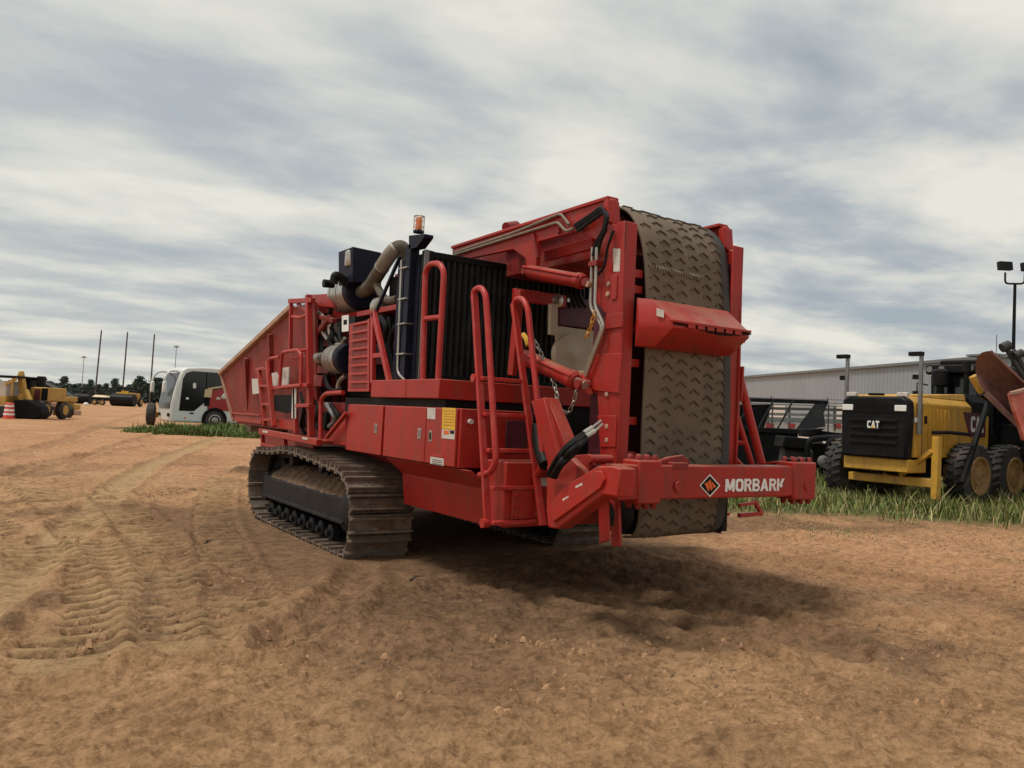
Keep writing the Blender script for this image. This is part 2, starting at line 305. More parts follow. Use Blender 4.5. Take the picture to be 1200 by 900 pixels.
def text_mesh(name, body, p0, xdir, ydir, width, height, mat, parent, off, extr=0.003, bold=0.012, shear=0.0, sx=None):
    cu = bpy.data.curves.new(name, 'FONT'); cu.body = body; cu.size = 1.0; cu.offset = bold; cu.shear = shear; cu.resolution_u = 3
    tmp = bpy.data.objects.new('tmp', cu); col.objects.link(tmp); bpy.context.view_layer.update()
    me = bpy.data.meshes.new_from_object(tmp.evaluated_get(bpy.context.evaluated_depsgraph_get())); bpy.data.objects.remove(tmp)
    v = np.empty(len(me.vertices)*3); me.vertices.foreach_get('co', v); v = v.reshape(-1, 3)
    mn, mxx = v.min(0), v.max(0); xd, yd = Vector(xdir).normalized(), Vector(ydir).normalized(); nz = xd.cross(yd)
    b = bmesh.new(); b.from_mesh(me)
    r = bmesh.ops.extrude_face_region(b, geom=b.faces[:])
    for q in r['geom']:
        if isinstance(q, bmesh.types.BMVert): q.co.z += 1.0
    for q in b.verts:
        a = (q.co.x-mn[0])/(mxx[0]-mn[0])*width; c = (q.co.y-mn[1])/(mxx[1]-mn[1])*height; d = q.co.z*extr
        q.co = Vector(p0)+xd*a+yd*c+nz*d-Vector(off)
    bmesh.ops.recalc_face_normals(b, faces=b.faces); b.to_mesh(me); b.free()
    me.name = name; me.materials.clear(); me.materials.append(M[mat]); o = bpy.data.objects.new(name, me); col.objects.link(o); o.parent = parent; return o

# ------------------------------------------------------------------ ground (one sheet to the horizon, finer where it is near)
def _hash(ix, iy, seed):
    h = (ix.astype(np.int64)*374761393 + iy.astype(np.int64)*668265263 + seed*974634777) & 0xffffffff
    h = ((h ^ (h >> 13))*1274126177) & 0xffffffff
    return ((h ^ (h >> 16)) & 0xffff)/65535.0
def vnoise(x, y, seed=0):
    ix, iy = np.floor(x), np.floor(y); fx, fy = x-ix, y-iy
    fx = fx*fx*(3-2*fx); fy = fy*fy*(3-2*fy)
    a, b, c, d = _hash(ix, iy, seed), _hash(ix+1, iy, seed), _hash(ix, iy+1, seed), _hash(ix+1, iy+1, seed)
    return (a*(1-fx)+b*fx)*(1-fy)+(c*(1-fx)+d*fx)*fy
def fbm(x, y, f, octs, seed=0, g=0.5):
    r = np.zeros_like(x); a, t = 1.0, 0.0
    for o in range(octs):
        r += a*vnoise(x*f, y*f, seed+o*17); t += a; a *= g; f *= 2.03
    return r/t-0.5
def path_coords(x, y, pts):
    P = np.array([(p.x, p.y) for p in pts]); best = np.full(x.shape, 1e9); sarc = np.zeros(x.shape); sgn = np.zeros(x.shape); acc = 0.0
    for a, b in zip(P[:-1], P[1:]):
        d = b-a; l = np.hypot(*d); d = d/l
        t = np.clip((x-a[0])*d[0]+(y-a[1])*d[1], 0, l); qx, qy = a[0]+d[0]*t, a[1]+d[1]*t
        dd = np.hypot(x-qx, y-qy); m = dd < best
        best = np.where(m, dd, best); sarc = np.where(m, acc+t, sarc); sgn = np.where(m, np.sign((x-a[0])*d[1]-(y-a[1])*d[0]), sgn); acc += l
    return best*sgn, sarc
def win(t, w, e): return np.clip((w-np.abs(t))/e, 0, 1)
def sm(a, b, x): t = np.clip((x-a)/(b-a), 0, 1); return t*t*(3-2*t)
def gp(*px): return smoothline([G(*p) for p in px], 5)
SMOOTH_PATHS = [(gp((-60, 745), (0, 693), (53, 650), (100, 607), (150, 563), (205, 533), (260, 513)), 0.30)]
TREADS = [(gp((20, 566), (62, 585), (110, 630), (133, 687), (142, 760)), 0.36), (gp((120, 575), (150, 603), (176, 632), (203, 672), (220, 760)), 0.30),
          (gp((300, 760), (270, 670), (250, 600), (262, 560)), 0.26), (gp((-50, 600), (30, 640), (70, 700), (75, 780)), 0.28)]
RUTS = [(gp((690, 652), (800, 668), (960, 700), (1200, 752)), 0.16), (gp((730, 645), (880, 655), (1050, 680), (1250, 715)), 0.14), (gp((640, 665), (780, 690), (940, 735), (1000, 770)), 0.18),
        (gp((600, 690), (760, 725), (900, 770)), 0.15), (gp((880, 612), (1000, 640), (1250, 670)), 0.12), (gp((0, 560), (90, 535), (190, 522), (290, 522)), 0.14), (gp((60, 548), (170, 512), (240, 494), (290, 486)), 0.2),
        (gp((0, 535), (80, 515), (130, 495), (170, 484)), 0.3), (gp((420, 672), (400, 700), (330, 760)), 0.2)]
def ground_height(x, y):
    r = np.hypot(x, y); near = 1-sm(40, 90, r)
    h = 0.10*fbm(x, y, 0.35, 3, 3)*near + 0.075*fbm(x, y, 1.7, 4, 11)*near + 0.075*fbm(x, y, 5.0, 4, 23, 0.62)*(1-sm(14, 26, r)) + 0.042*fbm(x, y, 19.0, 3, 31, 0.7)*(1-sm(9, 16, r))
    cl = fbm(x, y, 4.2, 3, 77)
    h += 0.11*np.clip(cl-0.14, 0, 1)*(1-sm(16, 30, r))
    return h, near
def make_ground():
    fw = math.atan2(RW[1, 2], RW[0, 2])
    th = np.concatenate([fw+np.linspace(rad(-37), rad(37), 760), fw+np.linspace(rad(37), rad(323), 60)[1:-1]])
    rr = np.concatenate([np.geomspace(1.2, 45, 1050), np.geomspace(45, 4000, 90)[1:]])
    T, R = np.meshgrid(th, rr); x, y = R*np.cos(T), R*np.sin(T); shp = x.shape; x, y = x.ravel(), y.ravel()
    h, near = ground_height(x, y)
    # the machine stands on levelled ground
    lev = sm(1.3, 0.0, np.maximum(np.abs(x-4.97)-1.9, np.abs(y-9.6)-2.1)); h = h*(1-0.92*lev)
    yel = np.zeros_like(x); mud_shade = np.zeros_like(x)
    for p, wd in SMOOTH_PATHS:
        t, s = path_coords(x, y, p); m = win(t, wd, 0.12); h = h*(1-0.75*m)-0.03*m+0.045*np.exp(-((np.abs(t)-wd)/0.09)**2); yel = np.maximum(yel, m)
    for i, (p, wd) in enumerate(TREADS):
        t, s = path_coords(x, y, p); m = win(t+.06*fbm(x, y, 4, 2, 6), wd, 0.045); ph = s+np.abs(t)*0.35*(1 if i % 2 else -0.5)+0.008*fbm(x, y, 3, 2, 5)
        bars = 1-np.exp(-((np.abs(((ph/0.225) % 1.0)-0.5))/0.20)**2)
        brk = 0.15+0.85*sm(-0.10, 0.0, fbm(x, y, 1.1, 4, 91+i))
        h = h*(1-0.85*m*brk)+m*brk*(0.095*bars-0.06)+0.03*np.exp(-((np.abs(t)-wd-0.05)/0.07)**2); yel = np.maximum(yel, m*brk*(0.05+0.85*bars)); mud_shade = np.maximum(mud_shade, 0.95*m*brk*(1-bars))  # tread grooves darkened in colour, as shade between the raised bars
    for i, (p, wd) in enumerate(RUTS):
        t, s = path_coords(x, y, p); wob = 0.10*fbm(s*1.0, t*0+i, 1.3, 2, 40+i); t = t+wob
        m = win(t, wd, 0.10); h += -0.030*m+0.048*np.exp(-((np.abs(t)-wd-0.05)/0.085)**2)*(0.5+1.1*(fbm(x, y, 2.2, 3, 60+i)+0.3))
        mud_shade = np.maximum(mud_shade, 0.30*m)
    # churned dark soil round the tracks and a darker rough patch in front of the machine, streaked along the turning direction
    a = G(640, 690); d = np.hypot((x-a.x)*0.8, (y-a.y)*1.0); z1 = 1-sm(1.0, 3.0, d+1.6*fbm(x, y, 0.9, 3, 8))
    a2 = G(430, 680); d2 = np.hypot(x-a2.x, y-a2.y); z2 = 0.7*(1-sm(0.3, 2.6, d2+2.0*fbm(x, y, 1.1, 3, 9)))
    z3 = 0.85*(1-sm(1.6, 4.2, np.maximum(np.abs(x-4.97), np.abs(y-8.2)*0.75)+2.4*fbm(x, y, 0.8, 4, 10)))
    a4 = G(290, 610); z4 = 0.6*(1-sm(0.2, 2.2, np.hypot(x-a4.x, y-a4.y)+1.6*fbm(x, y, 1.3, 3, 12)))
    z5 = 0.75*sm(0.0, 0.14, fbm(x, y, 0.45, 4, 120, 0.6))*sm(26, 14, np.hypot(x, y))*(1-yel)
    mud_shade = np.maximum.reduce([mud_shade, z1, z2, z3, z4, z5])
    rough = np.maximum(z1, z2); h += rough*(0.06*fbm(x, y, 3.0, 4, 66)+0.03*np.abs(fbm(x*1.0+y*0.4, y*0.25, 5, 3, 67)))
    # low spoil ridge pushed up beside the rear of the right track, and the little dark heap by the front of the left one
    b = G(735, 655); h += 0.11*np.exp(-(((x-b.x)/0.75)**2+((y-b.y)/0.35)**2))
    q = G(283, 556); hp = np.exp(-(((x-q.x)/0.30)**2+((y-q.y)/0.28)**2)); h += 0.20*hp*(1+0.6*fbm(x, y, 6, 3, 70)); mud_shade = np.maximum(mud_shade, np.clip(hp*1.4, 0, 1))
    q = G(805, 672); hp = np.exp(-(((x-q.x)/0.22)**2+((y-q.y)/0.2)**2)); h += 0.10*hp*(1+0.9*fbm(x, y, 9, 3, 71)); mud_shade = np.maximum(mud_shade, np.clip(hp*1.2, 0, 1))
    # a gravel yard on the far left, grass towards the fence on the right
    gl = G(952, 560); e1 = (x*RT.x+y*RT.y); e2 = (x*FW.x+y*FW.y)
    grass = sm(-1.2, 1.2, (e2-(14.6-0.12*(e1-6)))+1.2*fbm(x, y, 0.5, 3, 14))*sm(2.4, 4.2, e1-0.12*(e2-15))*sm(70, 60, e2)
    bg_ = G(240, 506); bu = Vector((1, 0, 0))
    gb = sm(2.0, 0.6, np.abs((x-bg_.x)*FW.x+(y-bg_.y)*FW.y)+0.8*fbm(x, y, 0.8, 2, 15))*sm(9, 7, np.abs((x-bg_.x-4)*RT.x+(y-bg_.y)*RT.y))
    grass = np.maximum(grass, gb)
    far = np.maximum(sm(10, 22, e2), 0.75*sm(1.0, 3.5, e1-0.25*(10-e2))*sm(5.5, 8, e2))
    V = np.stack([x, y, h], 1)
    nr, nt_ = shp; idx = np.arange(nr*nt_).reshape(shp)
    A = idx[:-1, :]; B = np.roll(idx, -1, 1)[:-1, :]; Cc = np.roll(idx, -1, 1)[1:, :]; D = idx[1:, :]
    F = np.stack([A, D, Cc, B], -1).reshape(-1, 4)
    c0 = len(V); V = np.vstack([V, [[0, 0, 0]]])
    tri = np.stack([np.full(nt_, c0), idx[0], np.roll(idx[0], -1)], 1)
    me = bpy.data.meshes.new('ground'); me.vertices.add(len(V)); me.vertices.foreach_set('co', V.ravel())
    nl = F.size+tri.size; me.loops.add(nl); me.loops.foreach_set('vertex_index', np.concatenate([F.ravel(), tri.ravel()]).astype(np.int32))
    np_ = len(F)+len(tri); me.polygons.add(np_)
    ls = np.concatenate([np.arange(len(F))*4, F.size+np.arange(len(tri))*3]).astype(np.int32); me.polygons.foreach_set('loop_start', ls)
    me.update(calc_edges=True); me.validate(); me.shade_smooth()
    ca = me.color_attributes.new('soil', 'FLOAT_COLOR', 'POINT'); c = np.ones((len(V), 4), np.float32)
    c[:-1, 0] = yel; c[:-1, 1] = mud_shade; c[:-1, 2] = grass; c[:-1, 3] = far; c[-1] = 0
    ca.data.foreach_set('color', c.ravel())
    o = bpy.data.objects.new('ground', me); col.objects.link(o); tag(o, kind='structure')
    m = bpy.data.materials.new('sandy_soil'); m.use_nodes = True; t = m.node_tree; L = t.links.new; bs = t.nodes['Principled BSDF']
    bs.inputs['Roughness'].default_value = 0.95; bs.inputs['Specular IOR Level'].default_value = 0.15
    geo = t.nodes.new('ShaderNodeNewGeometry'); at_ = t.nodes.new('ShaderNodeVertexColor'); at_.layer_name = 'soil'; sp = t.nodes.new('ShaderNodeSeparateColor'); L(at_.outputs[0], sp.inputs[0])
    def nz(sc, de, ro=0.6):
        n = t.nodes.new('ShaderNodeTexNoise'); n.inputs['Scale'].default_value = sc; n.inputs['Detail'].default_value = de; n.inputs['Roughness'].default_value = ro; L(geo.outputs['Position'], n.inputs['Vector']); return n.outputs['Fac']
    def rp(f, st):
        n = t.nodes.new('ShaderNodeValToRGB'); e = n.color_ramp.elements
        while len(e) < len(st): e.new(0.5)
        for q_, (p_, c_) in zip(e, st): q_.position = p_; q_.color = (*c_, 1)
        L(f, n.inputs[0]); return n.outputs[0]
    def mix(f, a_, b_, mode='MIX'):
        n = t.nodes.new('ShaderNodeMixRGB'); n.blend_type = mode
        for i_, v_ in enumerate((f, a_, b_)):
            if isinstance(v_, (int, float)): n.inputs[i_].default_value = v_
            elif isinstance(v_, tuple): n.inputs[i_].default_value = (*v_, 1)
            else: L(v_, n.inputs[i_])
        return n.outputs[0]
    nearc = rp(nz(0.9, 9, 0.68), [(0.32, (0.25, 0.140, 0.070)), (0.46, (0.45, 0.260, 0.126)), (0.58, (0.60, 0.360, 0.182)), (0.72, (0.72, 0.47, 0.26))])
    farc = rp(nz(0.32, 9, 0.68), [(0.34, (0.34, 0.165, 0.080)), (0.46, (0.56, 0.285, 0.140)), (0.57, (0.66, 0.36, 0.19)), (0.70, (0.72, 0.49, 0.30))])
    c1 = mix(at_.outputs['Alpha'], nearc, farc)
    c1 = mix(0.42, c1, rp(nz(13, 8, 0.78), [(0.36, (0.20, 0.115, 0.062)), (0.58, (0.62, 0.37, 0.21))]))
    c1 = mix(sp.outputs[0], c1, rp(nz(3, 6), [(0.3, (0.42, 0.265, 0.135)), (0.7, (0.58, 0.385, 0.205))]))
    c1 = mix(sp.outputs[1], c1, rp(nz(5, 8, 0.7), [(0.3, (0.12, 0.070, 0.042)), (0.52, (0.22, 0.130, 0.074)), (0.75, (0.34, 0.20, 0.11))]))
    c1 = mix(sp.outputs[2], c1, rp(nz(1.3, 6, 0.7), [(0.32, (0.055, 0.075, 0.025)), (0.55, (0.11, 0.115, 0.045)), (0.72, (0.26, 0.19, 0.095))]))
    c1 = mix(0.85, c1, rp(nz(8.5, 11, 0.80), [(0.36, (0.40, 0.37, 0.34)), (0.455, (0.72, 0.70, 0.66)), (0.52, (1.0, 1.0, 1.0))]), 'MULTIPLY')
    c1 = mix(0.65, c1, rp(nz(40, 6, 0.8), [(0.34, (0.45, 0.42, 0.40)), (0.45, (0.86, 0.85, 0.84)), (0.62, (1.0, 1.0, 1.0))]), 'MULTIPLY')
    L(c1, bs.inputs['Base Color'])
    bp = t.nodes.new('ShaderNodeBump'); bp.inputs['Strength'].default_value = 0.85; bp.inputs['Distance'].default_value = 0.04; L(nz(26, 8, 0.75), bp.inputs['Height']); L(bp.outputs[0], bs.inputs['Normal'])
    me.materials.append(m)
    return o
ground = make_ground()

# ================================================================== the tracked grinder
XM, XS, XC, YT, YB = 4.95, 3.50, 4.25, 4.90, 4.50      # centre line, side plane, conveyor side plane, conveyor rear plane, tow beam plane
O = Vector((XM, 8.6, 0))
grinder = thing('tracked_grinder', 'large red tracked wood grinder with folded discharge conveyor belt and white lettered tow beam', 'grinder', O)
def part(mb, name, mat, parent=None, bevel=0.0, smooth=35): return mb.build(name, mat, parent or grinder, off=O, bevel=bevel, smooth=smooth)
def mirror(mb):
    q = MB(); q.v = [(2*XM-x, y, z) for x, y, z in mb.v]; q.f = [tuple(reversed(f)) for f in mb.f]; return q
def both(mb, name, mat, bevel=0.0, smooth=35): return part(mb, name, mat, None, bevel, smooth), part(mirror(mb), name, mat, None, bevel, smooth)
def plateX(pts, X, th): return MB().prism(onpl(pts, X=X), (th, 0, 0))
def plateY(pts, Y, th): return MB().prism(onpl(pts, Y=Y), (0, th, 0))

# ---- crawler tracks
LOOP = [(7.98, .02), (8.9, .02), (9.9, .02), (10.75, .03), (11.12, .10), (11.36, .28), (11.43, .52), (11.36, .76), (11.12, .90), (10.6, .93), (9.95, .985), (9.2, .955), (8.55, .905), (8.15, .865), (7.92, .74), (7.79, .52), (7.79, .28), (7.86, .10)]
def closed_spline(pts, n=12):
    P = [Vector((0, a, b)) for a, b in pts]; m = len(P); out = []
    for i in range(m):
        a, b, c, d = P[i-1], P[i], P[(i+1) % m], P[(i+2) % m]
        for k in range(n):
            t = k/n; out.append(0.5*((2*b)+(c-a)*t+(2*a-5*b+4*c-d)*t*t+(3*b-a-3*c+d)*t**3))
    return out
loop = closed_spline(LOOP); seg = [(loop[(i+1) % len(loop)]-loop[i]).length for i in range(len(loop))]; total = sum(seg)
def along(s):
    s %= total
    for i, l in enumerate(seg):
        if s <= l: a, b = loop[i], loop[(i+1) % len(loop)]; return a+(b-a)*(s/l), (b-a).normalized()
        s -= l
    return loop[0], (loop[1]-loop[0]).normalized()
NS = 38; pitch = total/NS
shoe = MB(); hw = 0.35
shoe.box(-hw, hw, -pitch*0.47, pitch*0.43, -0.016, 0.0)
for yy in (-pitch*0.40, pitch*0.36): shoe.box(-hw, hw, yy-.016, yy+.016, -.045, -.016)
for yy, hh in ((-pitch*0.33, 0.050), (pitch*0.31, 0.050)): shoe.hexa([(-hw, yy-0.016, 0), (hw, yy-0.016, 0), (hw, yy+0.016, 0), (-hw, yy+0.016, 0)], [(-hw, yy-0.009, hh), (hw, yy-0.009, hh), (hw, yy+0.009, hh), (-hw, yy+0.009, hh)])
for bx in (-0.13, -0.07, 0.07, 0.13): shoe.cyl((bx, 0, -0.002), (bx, 0, 0.016), 0.012, 6)
shoe_src = None; cake_src = None
def make_track(xc, side):
    global shoe_src, cake_src
    xo = xc+side*0.27                                   # outer face of the frame (side = -1 left, +1 right)
    fr = MB(); y0, y1 = 8.18, 11.05
    cs = [(xc-side*0.24, .30), (xo, .30), (xo, .335), (xo-side*0.025, .335), (xo-side*0.025, .56), (xc+side*0.05, .70), (xc-side*0.24, .70)]
    fr.prism([Vector((a, y0, b)) for a, b in cs], (0, y1-y0, 0))
    t = part(fr, 'crawler_track', 'tframe', bevel=0.008)
    tag(t, 'dusty crawler track with steel shoes and black frame')
    mi = MB(); mi.box(min(xo-side*.05, xo-side*.12), max(xo-side*.05, xo-side*.12), y1-0.05, y1+0.16, .24, .62); part(mi, 'guard_plate', 'tframe', t, 0.01)
    mo = MB(); mo.lathe((xo-side*0.10, 8.20, .43), (side, 0, 0), [(0, .20), (.05, .20), (.07, .17), (.08, .10)], 20); part(mo, 'final_drive', 'tframe', t)
    for cyy, cz, R, nm in ((8.19, .44, .345, 'drive_sprocket'), (11.0, .47, .36, 'idler_wheel')):
        q = MB(); q.lathe((xc-0.05, cyy, cz), (1, 0, 0), [(0, R), (.10, R)], 28)
        if nm == 'drive_sprocket':
            for k in range(16):
                a = k*math.pi/8; q.bar((xc, cyy+math.cos(a)*R, cz+math.sin(a)*R), (xc, cyy+math.cos(a)*(R+.035), cz+math.sin(a)*(R+.035)), .08, .05, (1, 0, 0))
        part(q, nm, 'tframe', t)
    for k in range(8):
        q = MB(); yy = 8.62+k*0.30; q.lathe((xc-.27, yy, .16), (1, 0, 0), [(0, .04), (.04, .04), (.05, .09), (.13, .09), (.14, .07), (.40, .07), (.41, .09), (.49, .09), (.50, .04), (.54, .04)], 14); part(q, 'bottom_roller', 'tframe', t)
    for yy in (9.3, 10.35):
        q = MB(); q.lathe((xc-.12, yy, .835), (1, 0, 0), [(0, .075), (.24, .075)], 14); q.box(xc-.05, xc+.05, yy-.06, yy+.06, .68, .84); part(q, 'carrier_roller', 'tframe', t)
    ch = MB()                                           # link chain behind the shoes
    for k in range(NS):
        p, d = along(k*pitch); n = Vector((0, -d.z, d.y)); p = p+n*0.055
        for dx in (-.075, .075): ch.bar(p-d*pitch*.52+Vector((xc+dx, 0, 0)), p+d*pitch*.52+Vector((xc+dx, 0, 0)), .035, .07, n)
        ch.cyl(p+Vector((xc-.10, 0, 0)), p+Vector((xc+.10, 0, 0)), .025, 8)
    part(ch, 'track_chain', 'tframe', t)
    so_ = MB(); n1_, n2_ = 34, 7; k0 = 0                # soil lying on top of the frame
    for i in range(n1_+1):
        for j in range(n2_+1):
            yy = y0+.05+(y1-y0-.1)*i/n1_; u = j/n2_; xx = xo-side*(.03+.47*u); base = .565+.14*min(u*2.2, 1)
            edge = min(1, min(i, n1_-i)/3, min(j+.4, n2_-j)/1.5)
            so_.v.append((xx, yy, base-.02+edge*(.035+.075*random.random()*(0.4+u))))
    for i in range(n1_):
        for j in range(n2_):
            a = i*(n2_+1)+j; so_.f.append((a, a+1, a+n2_+2, a+n2_+1))
    tag(part(so_, 'caked_soil', 'soil', t, smooth=60), kind='stuff')
    for k in range(NS):
        p, d = along(k*pitch); n = Vector((0, d.z, -d.y))   # outward
        mat4 = Matrix(((1, 0, 0, xc-O.x), (0, d.y, n.y, p.y-O.y), (0, d.z, n.z, p.z-O.z), (0, 0, 0, 1)))
        if shoe_src is None:
            shoe_src = shoe.build('track_shoe', 'track', t, smooth=30); shoe_src.matrix_local = mat4
        else: inst(shoe_src, t, mat4=mat4)
    # cakes of soil stuck between the grousers
    cg = MB()
    for k in range(NS):
        p, d = along(k*pitch); n = Vector((0, d.z, -d.y))
        if p.z < .06: continue
        for q_ in range(3):
            if random.random() < 0.45: continue
            cxp = xc+random.uniform(-.25, .25); cw = random.uniform(.06, .14); off_ = random.uniform(-.1, .1)*pitch
            c_ = p+d*off_+Vector((cxp, 0, 0)); ring = []
            for a_ in range(9):
                an = a_*2*math.pi/9; ring.append(c_+Vector((math.cos(an)*cw*random.uniform(.7, 1.2), 0, 0))+d*math.sin(an)*.05*random.uniform(.7, 1.2))
            b0 = len(cg.v); cg.v += [tuple(v_+n*.001) for v_ in ring]+[tuple(c_+n*.016)]
            cg.f += [(b0+a_, b0+(a_+1) % 9, b0+9) for a_ in range(9)]
    tag(part(cg, 'shoe_soil', 'soil', t, smooth=60), kind='stuff')
    return t
make_track(3.61, -1); make_track(2*XM-3.61, 1)

# ---- chassis
c = MB(); c.box(4.0, 2*XM-4.0, 5.95, 13.4, .60, 1.12); part(c, 'chassis', 'red', bevel=.01)
c = MB()                                                # skirt under the side boxes
for s0, s1 in (((3.54, 1.06), (3.74, .90)), ((3.74, .90), (3.78, .58))):
    c.hexa([(s0[0], 5.95, s0[1]), (s1[0], 5.95, s1[1]), (s1[0], 7.62, s1[1]), (s0[0], 7.62, s0[1])], [(s0[0]+.03, 5.95, s0[1]+.003), (s1[0]+.03, 5.95, s1[1]+.003), (s1[0]+.03, 7.62, s1[1]+.003), (s0[0]+.03, 7.62, s0[1]+.003)])
c.box(3.79, 4.0, 5.96, 7.60, .59, 1.04)
both(c, 'skirt', 'red', .006)
c = MB(); c.box(3.70, 2*XM-3.70, 5.62, 5.94, .62, 1.16); part(c, 'rear_crossmember', 'red', bevel=.012)
c = MB(); c.box(3.76, 4.02, 5.585, 5.618, .69, .93); part(c, 'cover_plate', 'red', bevel=.006)
c = MB()
for zz_ in (.73, .81, .89): c.cyl((3.785, 5.56, zz_), (3.785, 5.586, zz_), .014, 6); c.cyl((3.995, 5.56, zz_), (3.995, 5.586, zz_), .014, 6)
part(c, 'cover_bolts', 'red_tube')
lab = MB(); lab.box(4.03, 4.20, 5.612, 5.6195, .96, 1.03); part(lab, 'warning_label', 'white_worn')

# ---- side boxes with doors
yb0, yb1 = at(535, 549, X=XS).y, at(405, 528, X=XS).y
c = MB(); c.box(XS+.02, 4.28, yb0, yb1, 1.07, 1.585); both(c, 'side_box', 'red', .008)
def pxY(px): return at(px, 510, X=XS).y
for a, b in ((406, 447.5), (450, 498.6), (499.2, 534.6)):
    d = MB(); d.box(XS-.004, XS+.0195, pxY(b), pxY(a), 1.075, 1.58); dd, d2 = both(d, 'door', 'red', .006)
    lx = {406: 441, 450: 492, 499.2: 505}[a]
    p = at(lx, {441: 502, 492: 508, 505: 511}[lx], X=XS)
    q = MB(); q.box(XS-.008, XS-.0042, p.y-.032, p.y+.032, p.z-.05, p.z+.05); part(q, 'latch', 'steel', dd, .003)
    q = MB(); q.box(XS-.010, XS-.008, p.y-.016, p.y+.016, p.z-.032, p.z+.032); part(q, 'latch_pocket', 'ink' if lx == 505 else 'grey_metal', dd)
def decalX(pts, X, mat, name, parent=None): return part(plateX(pts, X, .002), name, mat, parent)
decalX([(518.5, 477.5), (534, 478.3), (533, 504), (517.8, 502.5)], XS-.0075, 'yellow_lab', 'yellow_label')
decalX([(517.8, 503), (533, 504.5), (532.5, 515), (517.4, 513.5)], XS-.0075, 'white_worn', 'yellow_label_footer')
for k in range(6): decalX([(520.2, 480.5+k*3.3), (532, 481+k*3.3), (531.9, 482.1+k*3.3), (520.1, 481.6+k*3.3)], XS-.0095, 'brass', 'print_line')
decalX([(520, 504.5), (526, 504.8), (525.8, 509), (519.8, 508.6)], XS-.0095, 'orange', 'label_mark')
decalX([(527.5, 504.5), (532, 504.8), (531.8, 508.5), (527.3, 508.1)], XS-.0095, 'ink', 'label_mark')
decalX([(500.8, 477.8), (510.2, 478.3), (510, 491.5), (500.5, 490.7)], XS-.0075, 'white_worn', 'small_label')
decalX([(504.3, 535), (520, 537.5), (519.7, 546), (504, 543.2)], XS-.0075, 'white_worn', 'warning_label')
decalX([(506.5, 530.5), (519, 532.4), (519, 536.4), (506.3, 534.4)], XS-.0075, 'red_tube', 'warning_heading')
for k in range(3): decalX([(506, 537.6+k*2.2), (518, 539.6+k*2.2), (518, 540.5+k*2.2), (506, 538.5+k*2.2)], XS-.0095, 'grey_metal', 'print_line')
# rear face of the box: tow eye and pocket
q = MB(); p = at(550, 494, Y=yb0); q.lathe((p.x, yb0-.02, p.z), (0, -1, 0), [(-.02, .022), (.02, .022)], 12); part(q, 'cap', 'white_worn')
q = MB(); q.box(3.98, 4.22, yb0-.012, yb0-.001, 1.20, 1.50); part(q, 'rear_pocket', 'plum', bevel=.02)

# ---- deck
yd = at(515, 444, X=XS).y
c = MB(); c.box(XS, 2*XM-XS, yd, at(435, 449, X=XS).y, 1.665, 1.845); part(c, 'deck', 'red', bevel=.008)
c = MB(); c.box(XS+.1, 2*XM-XS-.1, yd+.05, 8.9, 1.14, 1.66); part(c, 'fuel_tank', 'black')
for px in (475.5,):
    q = MB(); yy = at(px, 458, X=XS).y; q.box(XS-.003, XS-.0004, yy-.004, yy+.004, 1.67, 1.84); part(q, 'deck_seam', 'red_worn')

# ---- radiator enclosure
YR, XR0, XR1 = 7.10, 3.62, 2*XM-3.62
c = MB(); c.box(XR0, XR1, YR+.03, YR+.62, 1.85, 3.10); part(c, 'radiator_case', 'core', bevel=.008)
fr = MB(); fr.box(XR0-.02, XR0+.075, YR-.02, YR+.05, 1.85, 3.12); fr.box(XR1-.075, XR1+.02, YR-.02, YR+.05, 1.85, 3.12); fr.box(XR0+.076, XR1-.076, YR-.02, YR+.05, 3.05, 3.115); fr.box(XR0+.076, XR1-.076, YR-.02, YR+.05, 1.85, 1.91)
part(fr, 'radiator_frame', 'black', bevel=.005)
gf = MB(); gf.box(XR0-.03, XR0+.02, YR-.032, YR-.021, 1.85, 3.12); part(gf, 'frame_edge', 'grey_metal')
rib = MB(); rib.prism([(-.026, .03, 0), (.026, .03, 0), (.012, -.012, 0), (-.012, -.012, 0)], (0, 0, 1.14)); r0 = None
for k in range(36):
    lp = Vector((XR0+.115+k*.069, YR, 1.91))-O
    if r0 is None: r0 = rib.build('core_rib', 'core', grinder, smooth=0, loc=lp)
    else: inst(r0, grinder, lp)
sp_ = MB(); sp_.box(XR0-.01, XR0+.0, YR+.10, YR+.60, 1.85, 3.08); part(sp_, 'radiator_side', 'navy')
# uprights, conduit with clips and hoses on the radiator's left side
u = MB()
for px in (474.5, 481): u.box(XR0-.045, XR0-.012, at(px, 360, X=XR0).y-.02, at(px, 360, X=XR0).y+.02, 1.85, 3.02 if px < 480 else 3.14)
part(u, 'side_upright', 'navy', bevel=.003)
cd = MB(); a, b, c2 = at(470.5, 305, X=XR0-.09), at(465.5, 437, X=XR0-.09), at(474, 445, X=XR0-.09)
cd.tube(fillet([a, b, c2], .08), .012, 8); part(cd, 'conduit', 'steel')
for py in (315, 351, 380, 415):
    cl = MB(); p = at(470.5-(py-305)*.038, py, X=XR0-.09); cl.box(p.x-.015, XR0-.012, p.y-.16, p.y+.02, p.z-.007, p.z+.007); part(cl, 'conduit_clip', 'steel')
wt = MB(); p = at(475, 421, X=XR0-.06); wt.tube([p, p+Vector((0, .02, .06)), p+Vector((0, -.01, .12)), p+Vector((0, .01, .17))], .016, 7); part(wt, 'wire_tie', 'white_worn')
hs = MB()
for dx, r_ in ((0, .035), (.10, .03)):
    pts = smoothline([at(473, 377, X=XR0+.05+dx), at(461, 388, X=XR0+.05+dx), at(456.5, 408, X=XR0+.05+dx), at(460, 432, X=XR0+.05+dx), at(466, 446, X=XR0+.05+dx)]); hs.tube(pts, r_, 10)
part(hs, 'coolant_hoses', 'hose')
